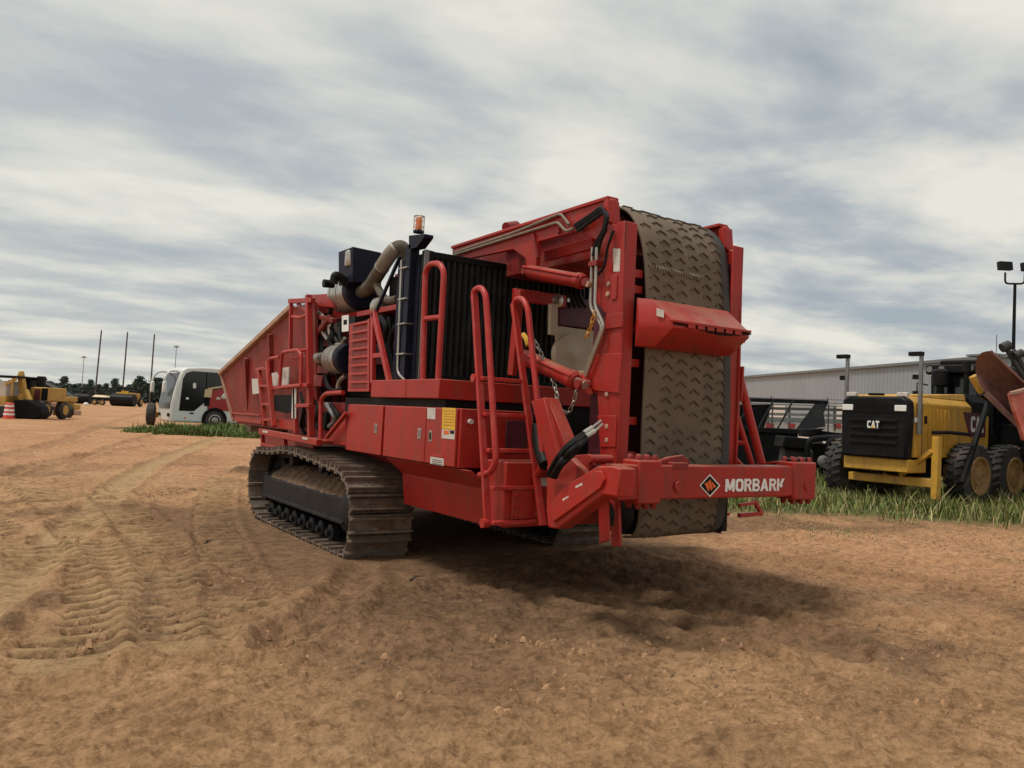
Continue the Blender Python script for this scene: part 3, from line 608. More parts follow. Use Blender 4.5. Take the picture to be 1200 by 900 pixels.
# beacon mast
bm_ = MB(); p = at(484, 290, X=XR0-.03); bm_.box(p.x-.05, p.x+.05, p.y-.05, p.y+.06, 1.86, p.z+.02)
bm_.prism([at(479, 276, X=XR0-.08), at(497.5, 274, X=XR0-.08), at(497, 278, X=XR0-.08), at(488, 290, X=XR0-.08), at(479, 292, X=XR0-.08)], (.10, 0, 0)); part(bm_, 'beacon_mast', 'navy', bevel=.003)
pb = at(490.5, 273, X=XR0-.03); hB = (at(490.5, 253, X=XR0-.03)-pb).z
bk = MB(); bk.lathe(pb, (0, 0, 1), [(0, .055), (.02, .055), (.022, .04), (.03, .04)], 16); beac = part(bk, 'beacon', 'navy')
bl = MB(); bl.lathe(pb+Vector((0, 0, .03)), (0, 0, 1), [(0, .036), (hB*.62, .034), (hB*.72, .024)], 18); part(bl, 'beacon_lens', 'amber', beac)
bc = MB()
for k in range(8):
    a = k*math.pi/4; e = Vector((math.cos(a), math.sin(a), 0))*.054; bc.tube(fillet([pb+e+Vector((0, 0, .01)), pb+e+Vector((0, 0, hB*.94)), pb+e*.3+Vector((0, 0, hB))], .02, 3), .0035, 5)
for zf in (.35, .7, .94): bc.tube([pb+Vector((math.cos(i*math.pi/9)*.054, math.sin(i*math.pi/9)*.054, hB*zf)) for i in range(19)], .003, 5, caps=False)
part(bc, 'beacon_cage', 'steel', beac)

# ---- grab rails on the deck and the rear ladder
g = MB(); lo = [(495.5, 445), (498.5, 318), (504, 309.5), (515, 308.5), (520.5, 318), (513.5, 444)]
g.tube(fillet(onpl(lo, X=XS+.03), .10, 5), .028, 12); g.tube([at(497, 373.5, X=XS+.03), at(517.5, 371.5, X=XS+.03)], .025, 10); part(g, 'grab_rail', 'red_tube')
def ladder():
    L1, L2 = 3.56, 3.99; out = []
    r = MB(); r.bar(at(556, 346, X=L1), at(571.5, 614, X=L1), .035, .06, (1, 0, 0)); out.append((r, 'ladder_rail'))
    r = MB(); r.bar(at(602, 356, X=L2), at(636, 616, X=L2), .035, .06, (1, 0, 0)); out.append((r, 'ladder_rail'))
    for (xa, ya, xb, yb) in ((570, 443.5, 606, 447), (572, 484.5, 612, 488.5), (574, 526, 618, 530), (576, 569, 626, 574), (571, 611, 633, 613)):
        r = MB(); a_, b_ = at(xa, ya, X=L1), at(xb, yb, X=L2); zm, ym = (a_.z+b_.z)/2, (a_.y+b_.y)/2
        r.box(L1, L2, ym-.03, ym+.03, zm-.017, zm+.017); out.append((r, 'ladder_rung'))
    for L_, pts in ((L1, [(555, 352), (555.5, 340), (564, 336.5), (569.5, 346), (581.5, 541), (575.5, 553.5), (562, 557)]), (L2, [(602, 360), (603.5, 352), (611.5, 349), (618.5, 360), (637, 541), (630, 556), (622, 559)])):
        r = MB(); r.tube(fillet(onpl(pts, X=L_-.002), .07, 5), .027, 12); out.append((r, 'handrail'))
    return out
for r, nme in ladder():
    both(r, nme, 'red_tube', .006 if 'handrail' not in nme else 0)
q = MB(); p = at(556, 443, X=3.54); q.lathe(p, (-1, 0, 0), [(-.03, .035), (.02, .035)], 12); part(q, 'ladder_pivot', 'red_tube'); q = MB(); p = at(567, 613, X=3.53); q.lathe(p, (-1, 0, 0), [(-.03, .04), (.02, .04)], 12); part(q, 'ladder_pivot', 'red_tube')
# stand behind the ladder
c = MB(); c.bar(at(609, 340, X=4.05), at(600, 440, X=4.05), .09, .05, (1, 0, 0)); part(c, 'guard_post', 'red', bevel=.006)
a, b = at(604, 344, Y=6.6), at(650, 351, Y=6.6); c = MB(); c.box(a.x, b.x+.15, 6.6, 6.66, a.z-.065, a.z+.055); part(c, 'guard_beam', 'red', bevel=.006)

# ---- engine bay: air cleaners, exhaust pipe, box
def drum(px, py, X, R, ln, name, capr):
    p = at(px, py, X=X); q = MB(); q.lathe(p, (0, 1, 0), [(0, R), (ln, R), (ln+.06, R*.8), (ln+.09, R*.4)], 36); o_ = part(q, name, 'shield')
    bands = MB()
    for f_ in (.16, .52, .86): bands.lathe(p+Vector((0, ln*f_, 0)), (0, 1, 0), [(0, R), (.0, R+.006), (.022, R+.006), (.022, R)], 36)
    part(bands, 'band', 'steel', o_)
    e = MB(); e.lathe(p, (0, -1, 0), [(-.08, R+.008), (.03, R+.008), (.05, R*.92), (.05, R*.5), (.03, capr)], 36); part(e, 'end_cover', 'navy', o_); return p, o_
pA, dA = drum(425, 341, 3.88, .225, .60, 'air_cleaner', .1)
pB, dB = drum(409, 420, 3.70, .175, .46, 'muffler', .1)
pp = MB(); e0 = pA+Vector((.0, -.05, -.0)); X_ = 3.84
pl_ = smoothline([at(424, 342, X=X_), at(433, 336, X=X_-.03), at(443, 321, X=X_-.05), at(452, 306, X=X_-.04), at(461, 294, X=X_), at(470, 290, X=X_+.07), at(476, 300, X=X_+.14), at(476, 320, X=X_+.2)], 8)
n_ = len(pl_); i1, i2 = int(n_*.36), int(n_*.60)
pp.tube(pl_[:i1+1], .082, 16); pp.tube(pl_[i2:], .082, 16); part(pp, 'intake_duct', 'wrap')
p2 = MB(); p2.tube(pl_[i1:i2+1], .084, 16); part(p2, 'duct_sleeve', 'wrap_pale')
p3 = MB()
for i in (i1, i2):
    d_ = (pl_[i+1]-pl_[i-1]).normalized(); p3.lathe(pl_[i]-d_*.012, d_, [(0, .088), (.024, .088)], 18)
part(p3, 'duct_clamp', 'steel')
k_ = MB(); Yb = 9.0
k_.prism(onpl([(413.5, 289), (447, 296), (447, 334), (413.5, 330)], Y=Yb), (0, .45, 0)); part(k_, 'control_box', 'navy', bevel=.006)
k_ = MB(); p = at(409, 312, Y=9.15); k_.lathe((p.x+.06, 9.15, p.z), (0, 0, 1), [(0, .10), (.02, .11), (.17, .11), (.19, .09)], 20); part(k_, 'rain_cap', 'shield')
k_ = MB(); k_.tube(smoothline([at(407, 334, Y=9.2), at(400, 326, Y=9.2), at(393, 323, Y=9.2), at(391, 332, Y=9.2)]), .05, 12); k_.tube([at(391, 333, Y=9.4), at(379, 332, Y=9.4)], .05, 12); part(k_, 'breather', 'hose')
k_ = MB(); k_.bar(at(469, 300, X=3.58), at(440, 367, X=3.58), .03, .03); part(k_, 'stay_bar', 'navy')
eb = MB(); eb.box(4.0, 2*XM-4.0, 7.75, 9.9, 1.66, 2.72); part(eb, 'engine_block', 'black', bevel=.03)
eb = MB(); eb.box(3.90, 2*XM-3.90, 7.75, 8.55, 2.73, 3.06); part(eb, 'engine_cowl', 'black', bevel=.03)
eb = MB(); eb.box(3.86, 4.0, 8.0, 8.9, 2.05, 2.30); eb.box(3.9, 4.0, 9.1, 9.7, 2.2, 2.5); eb.cyl((3.85, 8.6, 2.45), (3.85, 9.2, 2.45), .12, 14); part(eb, 'engine_fittings', 'plum', bevel=.01)
eb = MB(); eb.box(3.74, 4.0, 7.72, 9.05, 2.62, 2.68); eb.bar((3.9, 7.8, 1.9), (3.9, 7.8, 2.62), .06, .06); part(eb, 'engine_rail', 'red', bevel=.006)
for (sx, sy, sx2, sy2) in ((398, 379, 403, 410), (394, 392, 398, 404), (456, 372, 462, 440)):
    q = MB(); q.tube(smoothline([at(sx, sy, X=3.78), at((sx+sx2)/2-2, (sy+sy2)/2, X=3.76), at(sx2, sy2, X=3.78)]), .03, 8); part(q, 'engine_hose', 'hose')
for k, (pts, X_, r_, mt) in enumerate((
    ([(440, 330), (447, 345), (456, 352), (466, 350)], 3.80, .045, 'wrap'), ([(446, 372), (452, 384), (451, 404), (456, 420)], 3.72, .035, 'hose'), ([(388, 362), (386, 378), (391, 392), (388, 402)], 3.74, .03, 'hose'),
    ([(372, 364), (379, 372), (378, 388), (384, 398)], 3.70, .022, 'steel'), ([(404, 396), (400, 403), (394, 404)], 3.66, .022, 'wrap_pale'), ([(381, 440), (384, 452), (392, 458), (402, 455)], 3.66, .028, 'hose'),
    ([(405, 440), (398, 447), (396, 456)], 3.68, .03, 'steel'), ([(366, 466), (372, 478), (370, 496), (377, 508)], 3.52, .02, 'hose'), ([(352, 460), (356, 478), (353, 498), (358, 508)], 3.55, .02, 'hose'))):
    q = MB(); q.tube(smoothline([at(*p, X=X_) for p in pts]), r_, 9); part(q, 'engine_pipe', mt)
q = MB(); q.lathe(at(391, 378, X=3.78), (0, 0, -1), [(0, .06), (.02, .075), (.16, .075), (.18, .05)], 18); part(q, 'fuel_filter', 'white_worn')
q = MB(); q.lathe(at(449, 360, X=3.80), (0, 1, 0), [(0, .07), (.02, .11), (.10, .12), (.14, .08)], 20); part(q, 'turbocharger', 'steel')
q = MB(); q.lathe(at(371, 420, X=3.64), (0, -1, 0), [(0, .05), (.03, .07), (.2, .07), (.22, .05)], 16); part(q, 'hydraulic_motor', 'steel')
decalX([(400.5, 370), (408.5, 369), (408.5, 388), (400.5, 389)], 3.60, 'white', 'white_box_front'); 
q = plateX([(400.5, 370), (416, 371), (416, 388), (400.5, 389)], 3.604, .12); part(q, 'relay_box', 'black')
decalX([(402.5, 375), (406.5, 374.5), (406.5, 380), (402.5, 380.5)], 3.598, 'ink', 'relay_display')

# ---- louvred side panel and gusset
XL = 3.54
lp_ = plateX([(409.5, 381), (434, 375), (434, 458.5), (407.5, 458.5)], XL+.04, .02); panel = part(lp_, 'louvre_panel', 'red', bevel=.004)
for k in range(9):
    f_ = k/8; a_, b_ = at(409.5-2*f_, 381+f_*76.5, X=XL), at(432, 376.3+f_*81, X=XL)
    q = MB(); q.hexa([a_+Vector((0, 0, -.012)), b_+Vector((0, 0, -.012)), b_+Vector((.04, 0, -.004)), a_+Vector((.04, 0, -.004))], [a_+Vector((0, 0, .012)), b_+Vector((0, 0, .012)), b_+Vector((.04, 0, .02)), a_+Vector((.04, 0, .02))]); part(q, 'louvre', 'red_tube', panel)
q = MB(); q.bar(at(433.5, 374, X=XL+.01), at(433.2, 459, X=XL+.01), .05, .04, (1, 0, 0)); part(q, 'panel_edge', 'red_tube', panel, .004)
gs = MB(); gs.bar(at(437.5, 366, X=XL), at(436.8, 449, X=XL), .06, .045, (1, 0, 0)); gs.bar(at(438, 366, X=XL), at(456.5, 447, X=XL), .06, .045, (1, 0, 0)); gs.bar(at(438, 417, X=XL+.002), at(449.5, 416, X=XL+.002), .05, .04, (1, 0, 0)); part(gs, 'gusset', 'red_tube', bevel=.004)

# ---- mill housing and infeed hopper
c = MB(); c.box(3.95, 2*XM-3.95, 10.15, 11.75, 1.12, 2.72); part(c, 'mill_housing', 'red_worn', bevel=.02)
c = MB(); c.box(3.80, 2*XM-3.80, 10.55, 11.3, 2.70, 2.94); part(c, 'mill_hood', 'red', bevel=.02)
XT, XB = 3.58, 3.74                                      # hopper wall leans out: top and bottom planes
t0, t1 = at(259.5, 437.5, X=XT), at(343, 360, X=XT); b0, b1 = at(274.5, 493, X=XB), at(306, 497, X=XB)
hp = [t0, at(262, 440, X=XT), t1, Vector((XT, t1.y-.75, t1.z)), Vector((XB, t1.y-.75, b1.z)), b1, b0]
w_ = MB(); w_.prism([t0, t1, Vector((XT+.02, t1.y-.8, t1.z)), Vector((XB, t1.y-.8, b1.z-.05)), b1, b0], (.035, 0, 0)); hop, _h2 = both(w_, 'hopper_wall', 'red_worn')
w_ = MB(); w_.bar(t0+Vector((-.01, .02, .0)), t1+Vector((-.01, 0, .0)), .085, .07); w_.bar(t0+Vector((-.01, 0, .03)), b0+Vector((-.01, 0, 0)), .05, .06, (1, 0, 0)); both(w_, 'hopper_lip', 'lip', .008)
w_ = MB(); w_.bar(at(271.5, 484, X=XB-.03), at(306, 486.5, X=XB-.03), .035, .03); w_.prism(onpl([(272, 485), (306, 488), (306, 497), (275, 493)], X=XB-.02), (.02, 0, 0)); both(w_, 'hopper_sill', 'red', .004)
for px, y0, y1 in ((290, 420, 480), (318, 392, 470)):
    w_ = MB(); a_, b_ = at(px, y0, X=XT), at(px+3, y1, X=XB); w_.bar(a_+Vector((-.02, 0, 0)), b_+Vector((-.02, 0, 0)), .05, .06, (1, 0, 0)); both(w_, 'hopper_rib', 'red_worn', .004)
w_ = MB(); w_.box(3.80, 2*XM-3.80, 10.9, 14.2, 1.18, 1.30); part(w_, 'infeed_floor', 'red_worn')
w_ = MB(); w_.lathe((3.95, 14.0, 1.22), (1, 0, 0), [(0, .17), (2.0, .17)], 20); part(w_, 'infeed_roll', 'track')
for pts in ([(295, 444), (303, 443.5), (303.5, 461), (296, 462)], [(316, 438), (325, 436), (326, 450), (318, 452)]):
    a_ = [at(*p, X=XT+.03) for p in pts]; part(MB().prism(a_, (.004, 0, 0)), 'hopper_label', 'white_worn')
# yoke posts and upper feed-roll frame in front of the mill
XP = 3.46
f = MB(); f.bar(at(341.2, 352, X=XP), at(340.5, 410, X=XP), .045, .045); f.bar(at(361.5, 346, X=XP), at(364.5, 512, X=XP), .075, .07, (1, 0, 0)); f.bar(at(340, 353, X=XP), at(367, 352, X=XP), .06, .06); f.bar(at(349, 356, X=XP+.02), at(362, 366, X=XP+.02), .04, .04); part(f, 'yoke_frame', 'red', bevel=.005)
f = MB(); f.prism(onpl([(365, 345), (385, 344), (388, 360), (366, 359)], X=3.66), (.3, 0, 0)); part(f, 'yoke_beam', 'red', bevel=.01)
f = MB(); f.tube(smoothline([at(343, 371, X=XP), at(352, 372, X=XP), at(361, 368, X=XP)]), .022, 8); part(f, 'yoke_pipe', 'red_tube')
f = MB(); f.bar(at(367, 369, X=3.7), at(392, 376, X=3.7), .07, .06); f.bar(at(368, 398, X=3.7), at(388, 372, X=3.7), .08, .07); f.prism(onpl([(363, 428), (384, 428), (384, 438), (363, 437)], X=3.68), (.2, 0, 0)); f.prism(onpl([(365, 440), (378, 440), (376, 453), (366, 453)], X=3.66), (.2, 0, 0)); part(f, 'feed_arm', 'red_worn', bevel=.008)
f = MB(); f.prism(onpl([(363, 408), (376, 405), (376, 426), (363, 426)], X=3.72), (.15, 0, 0)); f.cyl(at(370, 398, X=3.75), at(370, 412, X=3.75), .06, 12); part(f, 'feed_motor', 'black', bevel=.02)
for k in range(7):
    f = MB(); x0 = 364+k*4.5; f.tube(smoothline([at(x0, 385+random.uniform(-18, 10), X=3.74), at(x0+random.uniform(-6, 6), 415, X=3.70), at(x0+random.uniform(-4, 6), 440, X=3.72), at(x0+random.uniform(-2, 8), 470, X=3.80)]), .018, 8); part(f, 'hydraulic_hose', 'hose')
# ladder, rails and platform beside the infeed
XF = 3.38
f = MB(); f.bar(at(303.5, 432, X=XF), at(310.5, 499, X=XF), .045, .06, (1, 0, 0)); part(f, 'step_rail', 'red', bevel=.005)
f = MB(); f.bar(at(313.5, 424, X=XF), at(321.5, 500, X=XF), .05, .065, (1, 0, 0)); part(f, 'step_rail', 'red', bevel=.005)
for py in (432.5, 452.5, 474, 492):
    k = (py-432)/67; f = MB(); f.bar(at(303.5+7*k, py, X=XF), at(313.5+8*k, py-.3, X=XF), .05, .035); part(f, 'step', 'red', bevel=.004)
f = MB(); f.tube(fillet(onpl([(315.5, 446), (315.5, 420), (327.5, 418.5)], X=XF), .1), .022, 10); f.tube([at(301, 433.2, X=XF), at(310, 431, X=XF)], .02, 8); part(f, 'rail', 'red_tube')
f = MB(); f.tube(fillet(onpl([(327.5, 455), (330.5, 413), (349, 410), (353, 414), (352.5, 452)], X=XF), .08), .024, 10); f.tube([at(328, 454, X=XF), at(353, 451.5, X=XF)], .024, 10); f.tube([at(352, 411, X=XF), at(362, 409, X=XP)], .02, 8); f.tube([at(341, 420, X=XF+.05), at(361, 418, X=XP)], .02, 8); part(f, 'rail', 'red_tube')
f = MB(); f.bar(at(317, 455, X=XF+.03), at(362, 451, X=XF+.03), .05, .05); f.bar(at(346, 455, X=XF+.04), at(347, 508, X=XF+.04), .07, .05, (1, 0, 0)); f.bar(at(348, 475.5, X=XF), at(364, 475, X=XF), .05, .045); f.prism(onpl([(320, 490), (345, 492), (347, 505), (322, 501)], X=XF+.06), (.04, 0, 0)); part(f, 'platform_frame', 'red', bevel=.005)
f = MB(); f.prism(onpl([(321, 463), (342, 462.5), (342, 482), (334, 484), (321, 481)], X=XF+.02), (.03, 0, 0)); part(f, 'mud_flap', 'ink')
f = MB(); f.prism(onpl([(342.5, 455.5), (347, 455), (346.5, 490.5), (341.5, 490)], X=XF+.015), (.01, 0, 0)); part(f, 'white_placard', 'white_worn')
f = MB(); f.prism(onpl([(330.5, 431), (339, 430), (338, 452), (330, 452)], X=XF+.10), (.01, 0, 0)); part(f, 'pale_instruction_board', 'white_worn')
f = MB(); f.prism(onpl([(316, 441), (328, 438), (327, 452), (316, 453)], X=XF+.14), (.01, 0, 0)); part(f, 'pale_instruction_board', 'white_worn')
pz = at(306, 502, X=XF-.02); pe = at(374.5, 514.5, X=XF-.02)
f = MB(); f.bar(pz+Vector((0, 0, -.04)), pe+Vector((0, 0, -.04)), .07, .075); f.box(XF, 4.0, pe.y, pz.y, pe.z-.05, pe.z-.015); part(f, 'platform', 'red', bevel=.006)
f = MB(); f.bar(at(307.5, 506, X=XF), at(308.5, 531, X=XF), .05, .05); f.bar(at(308, 520.5, X=XF), at(334, 527.5, X=XF), .05, .04); f.bar(at(334, 510, X=XF), at(334.5, 528, X=XF), .05, .045); f.prism(onpl([(345, 511), (367, 515), (366, 531), (346, 531)], X=XF+.10), (.03, 0, 0)); part(f, 'platform_support', 'red', bevel=.005)
for px, py in ((310.5, 505.5), (357, 513.5)):
    f = MB(); f.prism(onpl([(px-3, py-1.3), (px+3, py-.3), (px+3, py+2), (px-3, py+1)], X=XF-.06), (.004, 0, 0)); part(f, 'reflector', 'white_worn')
f = MB(); f.tube(fillet(onpl([(375.5, 514), (376, 468), (382, 461), (402, 460)], X=XF+.04), .13), .026, 10); part(f, 'hand_hoop', 'red_tube')
f = MB(); f.bar(at(383, 513, X=XF+.08), at(406, 484, X=XF+.08), .03, .05, (1, 0, 0)); f.prism(onpl([(374, 516), (383, 512), (405, 490), (405, 522), (376, 520)], X=XF+.14), (.03, 0, 0)); part(f, 'platform_brace', 'red', bevel=.004)
for dx in (0, 5):
    f = MB(); f.tube(smoothline([at(383+dx, 474, X=XF+.25), at(388+dx, 482, X=XF+.22), at(393+dx, 492, X=XF+.25), at(386+dx, 500, X=XF+.28)]), .03, 10); part(f, 'suction_hose', 'hose' if dx else 'grey_metal')
f = MB(); f.box(3.70, 3.95, 8.62, 11.2, 1.12, 1.60); part(f, 'valve_cabinet', 'red_worn', bevel=.01)
for k in range(6):
    f = MB(); yy = 9.0+k*.3; f.box(3.64, 3.70, yy, yy+.14, 1.25, 1.48); part(f, 'valve', 'plum' if k % 2 else 'black', bevel=.01)

# ---- folded discharge conveyor
def sidecol():
    q = MB(); q.prism(onpl([(697, 300), (697, 352), (710, 368), (707.5, 386), (693, 413), (683, 447), (690, 460), (700, 461), (704, 548), (722, 548), (726, 470), (732, 266), (716, 262), (704, 285)], X=XC), (.025, 0, 0)); return q
both(sidecol(), 'conveyor_side_plate', 'red', .005)
q = MB(); q.box(XC, XC+.135, YT, YT+.02, .98, 3.14); q.box(XC-.004, XC+.02, YT+.0, YT+.10, .98, 3.14); both(q, 'conveyor_post', 'red', .008)
q = MB()
for pts in ([(711, 369), (729, 366), (729, 383), (708.5, 386)], [(694, 415), (728, 414), (725, 461), (685, 456)]): q.prism(onpl(pts, X=XC-.02), (.02, 0, 0))
q.prism(onpl([(700, 487), (722, 487), (721, 524), (703, 524)], X=XC-.012), (.012, 0, 0)); both(q, 'stiffener_plate', 'red', .004)
q = MB(); q.box(XC+.05, XC+.06, YT+.02, 5.30, .98, 3.0); both(q, 'inner_web', 'plum')
for zz_ in (2.75, 2.62, 2.02, 1.55, 1.27, 2.30):
    q = MB(); q.box(XC+.136, XC+.26, YT+.05, YT+.09, zz_-.035, zz_+.03); both(q, 'idler_bracket', 'red', .004)
for (px, py) in ((714, 333), (713, 345), (712, 500), (712, 516), (712, 462)): q = MB(); q.lathe(at(px, py, X=XC), (-1, 0, 0), [(0, .022), (.014, .022), (.018, .016)], 8); both(q, 'bolt', 'lip')
decalX([(718.5, 291), (727, 291.5), (726, 318), (718.8, 318.5)], XC-.006, 'white_worn', 'white_label')
q = plateX([(715.5, 322), (723, 322), (722, 350), (716, 352)], XC-.015, .014); both(q, 'hinge_pad', 'red', .004)
# belt
bx0, bx1 = XC+.255, 2*XM-XC-.14
prof = [(YT+.02, .72)]+[(YT+.0+.0*k, z_) for k, z_ in enumerate((1.0, 1.5, 2.0, 2.45, 2.75))]
prof = [Vector((0, YT+.16, .60)), Vector((0, YT+.05, .64)), Vector((0, YT-.01, .76)), Vector((0, YT-.02, 1.0)), Vector((0, YT-.02, 1.5)), Vector((0, YT-.02, 2.0)), Vector((0, YT+.0, 2.5)), Vector((0, YT+.03, 2.85)), Vector((0, YT+.08, 3.05)), Vector((0, YT+.18, 3.21)), Vector((0, YT+.33, 3.33)), Vector((0, YT+.55, 3.37)), Vector((0, YT+1.3, 3.32)), Vector((0, YT+2.2, 3.27))]
pr = smoothline(prof, 7); nb = len(pr)
def bwave(i, u): return .009*math.sin(i*.19+2.5*u)+.006*math.sin(i*.11+6*u)+.012*max(0, abs(u-.5)*2-.8)*math.sin(i*.33)
def belt_mesh(x0, x1, nx, th):
    q = MB()
    for i, p in enumerate(pr):
        t = (pr[min(i+1, nb-1)]-pr[max(i-1, 0)]).normalized(); n = Vector((0, -t.z, t.y))
        for j in range(nx+1):
            x = x0+(x1-x0)*j/nx; u = (x-bx0)/(bx1-bx0); wv = bwave(i, u)
            a_ = p+n*wv; q.v.append((x, a_.y, a_.z))
    m_ = nx+1
    for i in range(nb-1):
        for j in range(nx): a_ = i*m_+j; q.f.append((a_, a_+1, a_+m_+1, a_+m_))
    return q
bo = part(belt_mesh(bx0, bx1-.10, 16, 0), 'conveyor_belt', 'belt', smooth=60); sd = bo.modifiers.new('thickness', 'SOLIDIFY'); sd.thickness = .018; sd.offset = 0
be = part(belt_mesh(bx1-.10, bx1, 3, 0), 'belt_edge', 'edge', bo, smooth=60); sd = be.modifiers.new('thickness', 'SOLIDIFY'); sd.thickness = .018; sd.offset = 0
cle = MB()                                              # a low V-shaped rubber bar
V_ = [(-.052, -.016), (-.004, .014), (.054, -.026)]
for (a_, b_) in ((V_[0], V_[1]), (V_[1], V_[2])):
    d_ = Vector((b_[0]-a_[0], b_[1]-a_[1], 0)).normalized(); s_ = Vector((-d_.y, d_.x, 0))*.0065
    A, B = Vector((*a_, 0)), Vector((*b_, 0)); top = Vector((0, 0, .013))
    cle.hexa([A-s_, B-s_, B+s_, A+s_], [A-s_*.6+top, B-s_*.6+top, B+s_*.6+top, A+s_*.6+top])
arc = [0]
for i in range(1, nb): arc.append(arc[-1]+(pr[i]-pr[i-1]).length)
def bpos(s):
    i = max(k for k in range(nb-1) if arc[k] <= s); f_ = (s-arc[i])/(arc[i+1]-arc[i]); t = (pr[i+1]-pr[i]).normalized(); return pr[i].lerp(pr[i+1], f_), t
c0_ = None; s_ = .12
rows = 0
while s_ < arc[-1]-1.15 and rows < 44:
    for cidx in range(6):
        ss = s_+(.048 if cidx % 2 else 0)+random.uniform(-.006, .006); p, t = bpos(min(ss, arc[-1]-1.0)); n = Vector((0, -t.z, t.y))
        if random.random() < .05: continue
        x = bx0+.085+cidx*(bx1-bx0-.13)/5.6+random.uniform(-.006, .006)
        q_ = p+n*(.009+bwave(ss/arc[-1]*nb if False else next(k for k in range(nb-1) if arc[k+1] > ss), (x-bx0)/(bx1-bx0))); m4 = Matrix(((1, 0, 0, x-O.x), (0, t.y, n.y, q_.y-O.y), (0, t.z, n.z, q_.z-O.z), (0, 0, 0, 1)))
        if c0_ is None: c0_ = cle.build('belt_cleat', 'cleat', bo, smooth=0); c0_.matrix_local = m4
        else: inst(c0_, bo, mat4=m4)
    s_ += .096; rows += 1
# lacing across the belt
s_l = [k for k in range(nb) if pr[k].z > 2.78][0]
q = MB(); p = pr[s_l]
for k in range(21):
    x = bx0+.03+k*.030; q.tube([Vector((x, p.y-.022-.01*math.sin(k), p.z+.022-k*.0006)), Vector((x+.006, p.y-.036, p.z-k*.0006)), Vector((x+.012, p.y-.022, p.z-.022-k*.0006))], .005, 5)
part(q, 'belt_lacing', 'wrap_pale', bo)
# drums and frame inside the belt
q = MB(); q.lathe((bx0+.01, YT+.19, .80), (1, 0, 0), [(0, .19), (bx1-bx0-.02, .19)], 24); part(q, 'tail_drum', 'hose')
q = MB(); q.lathe((XC+.10, YT+.16, .80), (1, 0, 0), [(0, .10), (.03, .15), (.07, .17), (.12, .17)], 22); part(q, 'drum_motor', 'hose')
q = MB(); q.lathe((bx0-.12, YT+.55, 3.19), (1, 0, 0), [(0, .06), (.11, .06), (.12, .16), (bx1-bx0+.12, .16), (bx1-bx0+.13, .06), (bx1-bx0+.22, .06)], 24); part(q, 'head_drum', 'red_worn')
q = MB(); q.box(bx0+.02, bx1-.02, YT+.42, YT+.46, .9, 3.0); part(q, 'belt_back_plate', 'plum')
q = MB(); q.box(bx1+.005, bx1+.09, YT+.03, YT+.30, .62, .92); part(q, 'belt_skirt', 'hose'); 
q = MB(); q.box(2*XM-XC-.13, 2*XM-XC-.115, YT+.03, YT+.2, .60, 2.0); part(q, 'side_rubber', 'plum')
# upper arms that carry the folded section
def arm():
    return MB().prism(onpl([(530, 292), (712, 233), (717.5, 233), (718, 262), (700, 283), (690, 275), (672, 272), (630, 283), (628, 312), (617, 320), (616, 303), (601, 292), (530, 307)], X=XC), (.05, 0, 0))
both(arm(), 'conveyor_arm', 'red', .006)
q = MB(); q.box(XC+.30, 2*XM-XC-.30, 5.6, 9.8, 2.98, 3.33); part(q, 'folded_conveyor_pan', 'red_worn', bevel=.01)
def arm2():
    q = MB(); a_, b_ = at(530, 291.5, X=XC), at(716, 232, X=XC); q.bar(a_+Vector((.04, 0, .012)), b_+Vector((.04, .02, .006)), .12, .03); return q
both(arm2(), 'arm_flange', 'red', .005)
q = MB(); q.bar(at(716.5, 236, X=XC+.02), at(717.5, 262, X=XC+.02), .05, .13, (1, 0, 0)); both(q, 'arm_end', 'red', .005)
q = MB(); q.bar(at(640, 300, X=XC+.22), at(697, 285, X=XC+.22), .05, .10); part(q, 'inner_rail', 'red', bevel=.005)
q = MB(); q.cyl(at(593, 267, X=XC+.1), at(605, 265, X=XC+.25), .055, 16); part(q, 'arm_pivot', 'red_worn')
for dpx in (0, 3.2):
    q = MB(); q.tube(fillet(onpl([(532, 295.5+dpx), (654, 257+dpx), (663, 270+dpx*.4), (672, 266+dpx*.5)] if dpx else [(532, 296), (600, 273.5), (657, 250), (667, 263)], X=XC-.025), .05), .013, 8); part(q, 'arm_pipe', 'wrap_pale')
for pts in ([(625, 274), (630, 302)], [(664, 262), (671, 272)], [(654, 268), (655, 273)]):
    q = MB(); q.bar(at(*pts[0], X=XC-.012), at(*pts[1], X=XC-.012), .03, .022, (1, 0, 0)); part(q, 'pipe_clamp', 'red_worn')
for k in range(5):
    o_ = k*1.6+random.uniform(-1, 1); q = MB(); q.tube(smoothline([at(673+o_*.6, 263+o_*1.3, X=XC-.03), at(690+o_, 252+o_*.8, X=XC-.05), at(704+o_*.7, 243+o_, X=XC-.06), at(709+o_*.5, 254, X=XC-.09), at(706+o_*.5, 270, X=XC-.08), at(698+o_*.9, 284, X=XC-.05), at(694+o_, 300, X=XC-.04)], 7), .014, 8); part(q, 'arm_hose', 'hose')
q = MB(); q.tube(smoothline([at(719, 270, X=XC-.05), at(712, 290, X=XC-.06), at(708, 312, X=XC-.05), at(700, 322, X=XC-.04)]), .012, 8); part(q, 'arm_hose', 'hose')
for k in range(2):
    q = MB(); q.tube(fillet(onpl([(694.5+k*5, 290), (692+k*5, 360+k*2), (706+k*1.5, 383+k*2), (684+k, 440)] if k == 0 else [(699.5, 290), (697, 358), (708, 382), (686, 441)], X=XC-.035-.02*k), .05), .014, 8); part(q, 'riser_pipe', 'steel')
q = MB(); p = at(697, 309, X=XC-.05); q.box(p.x-.03, p.x+.05, p.y-.06, p.y+.05, p.z-.02, p.z+.02); part(q, 'pipe_clamp', 'red_worn')
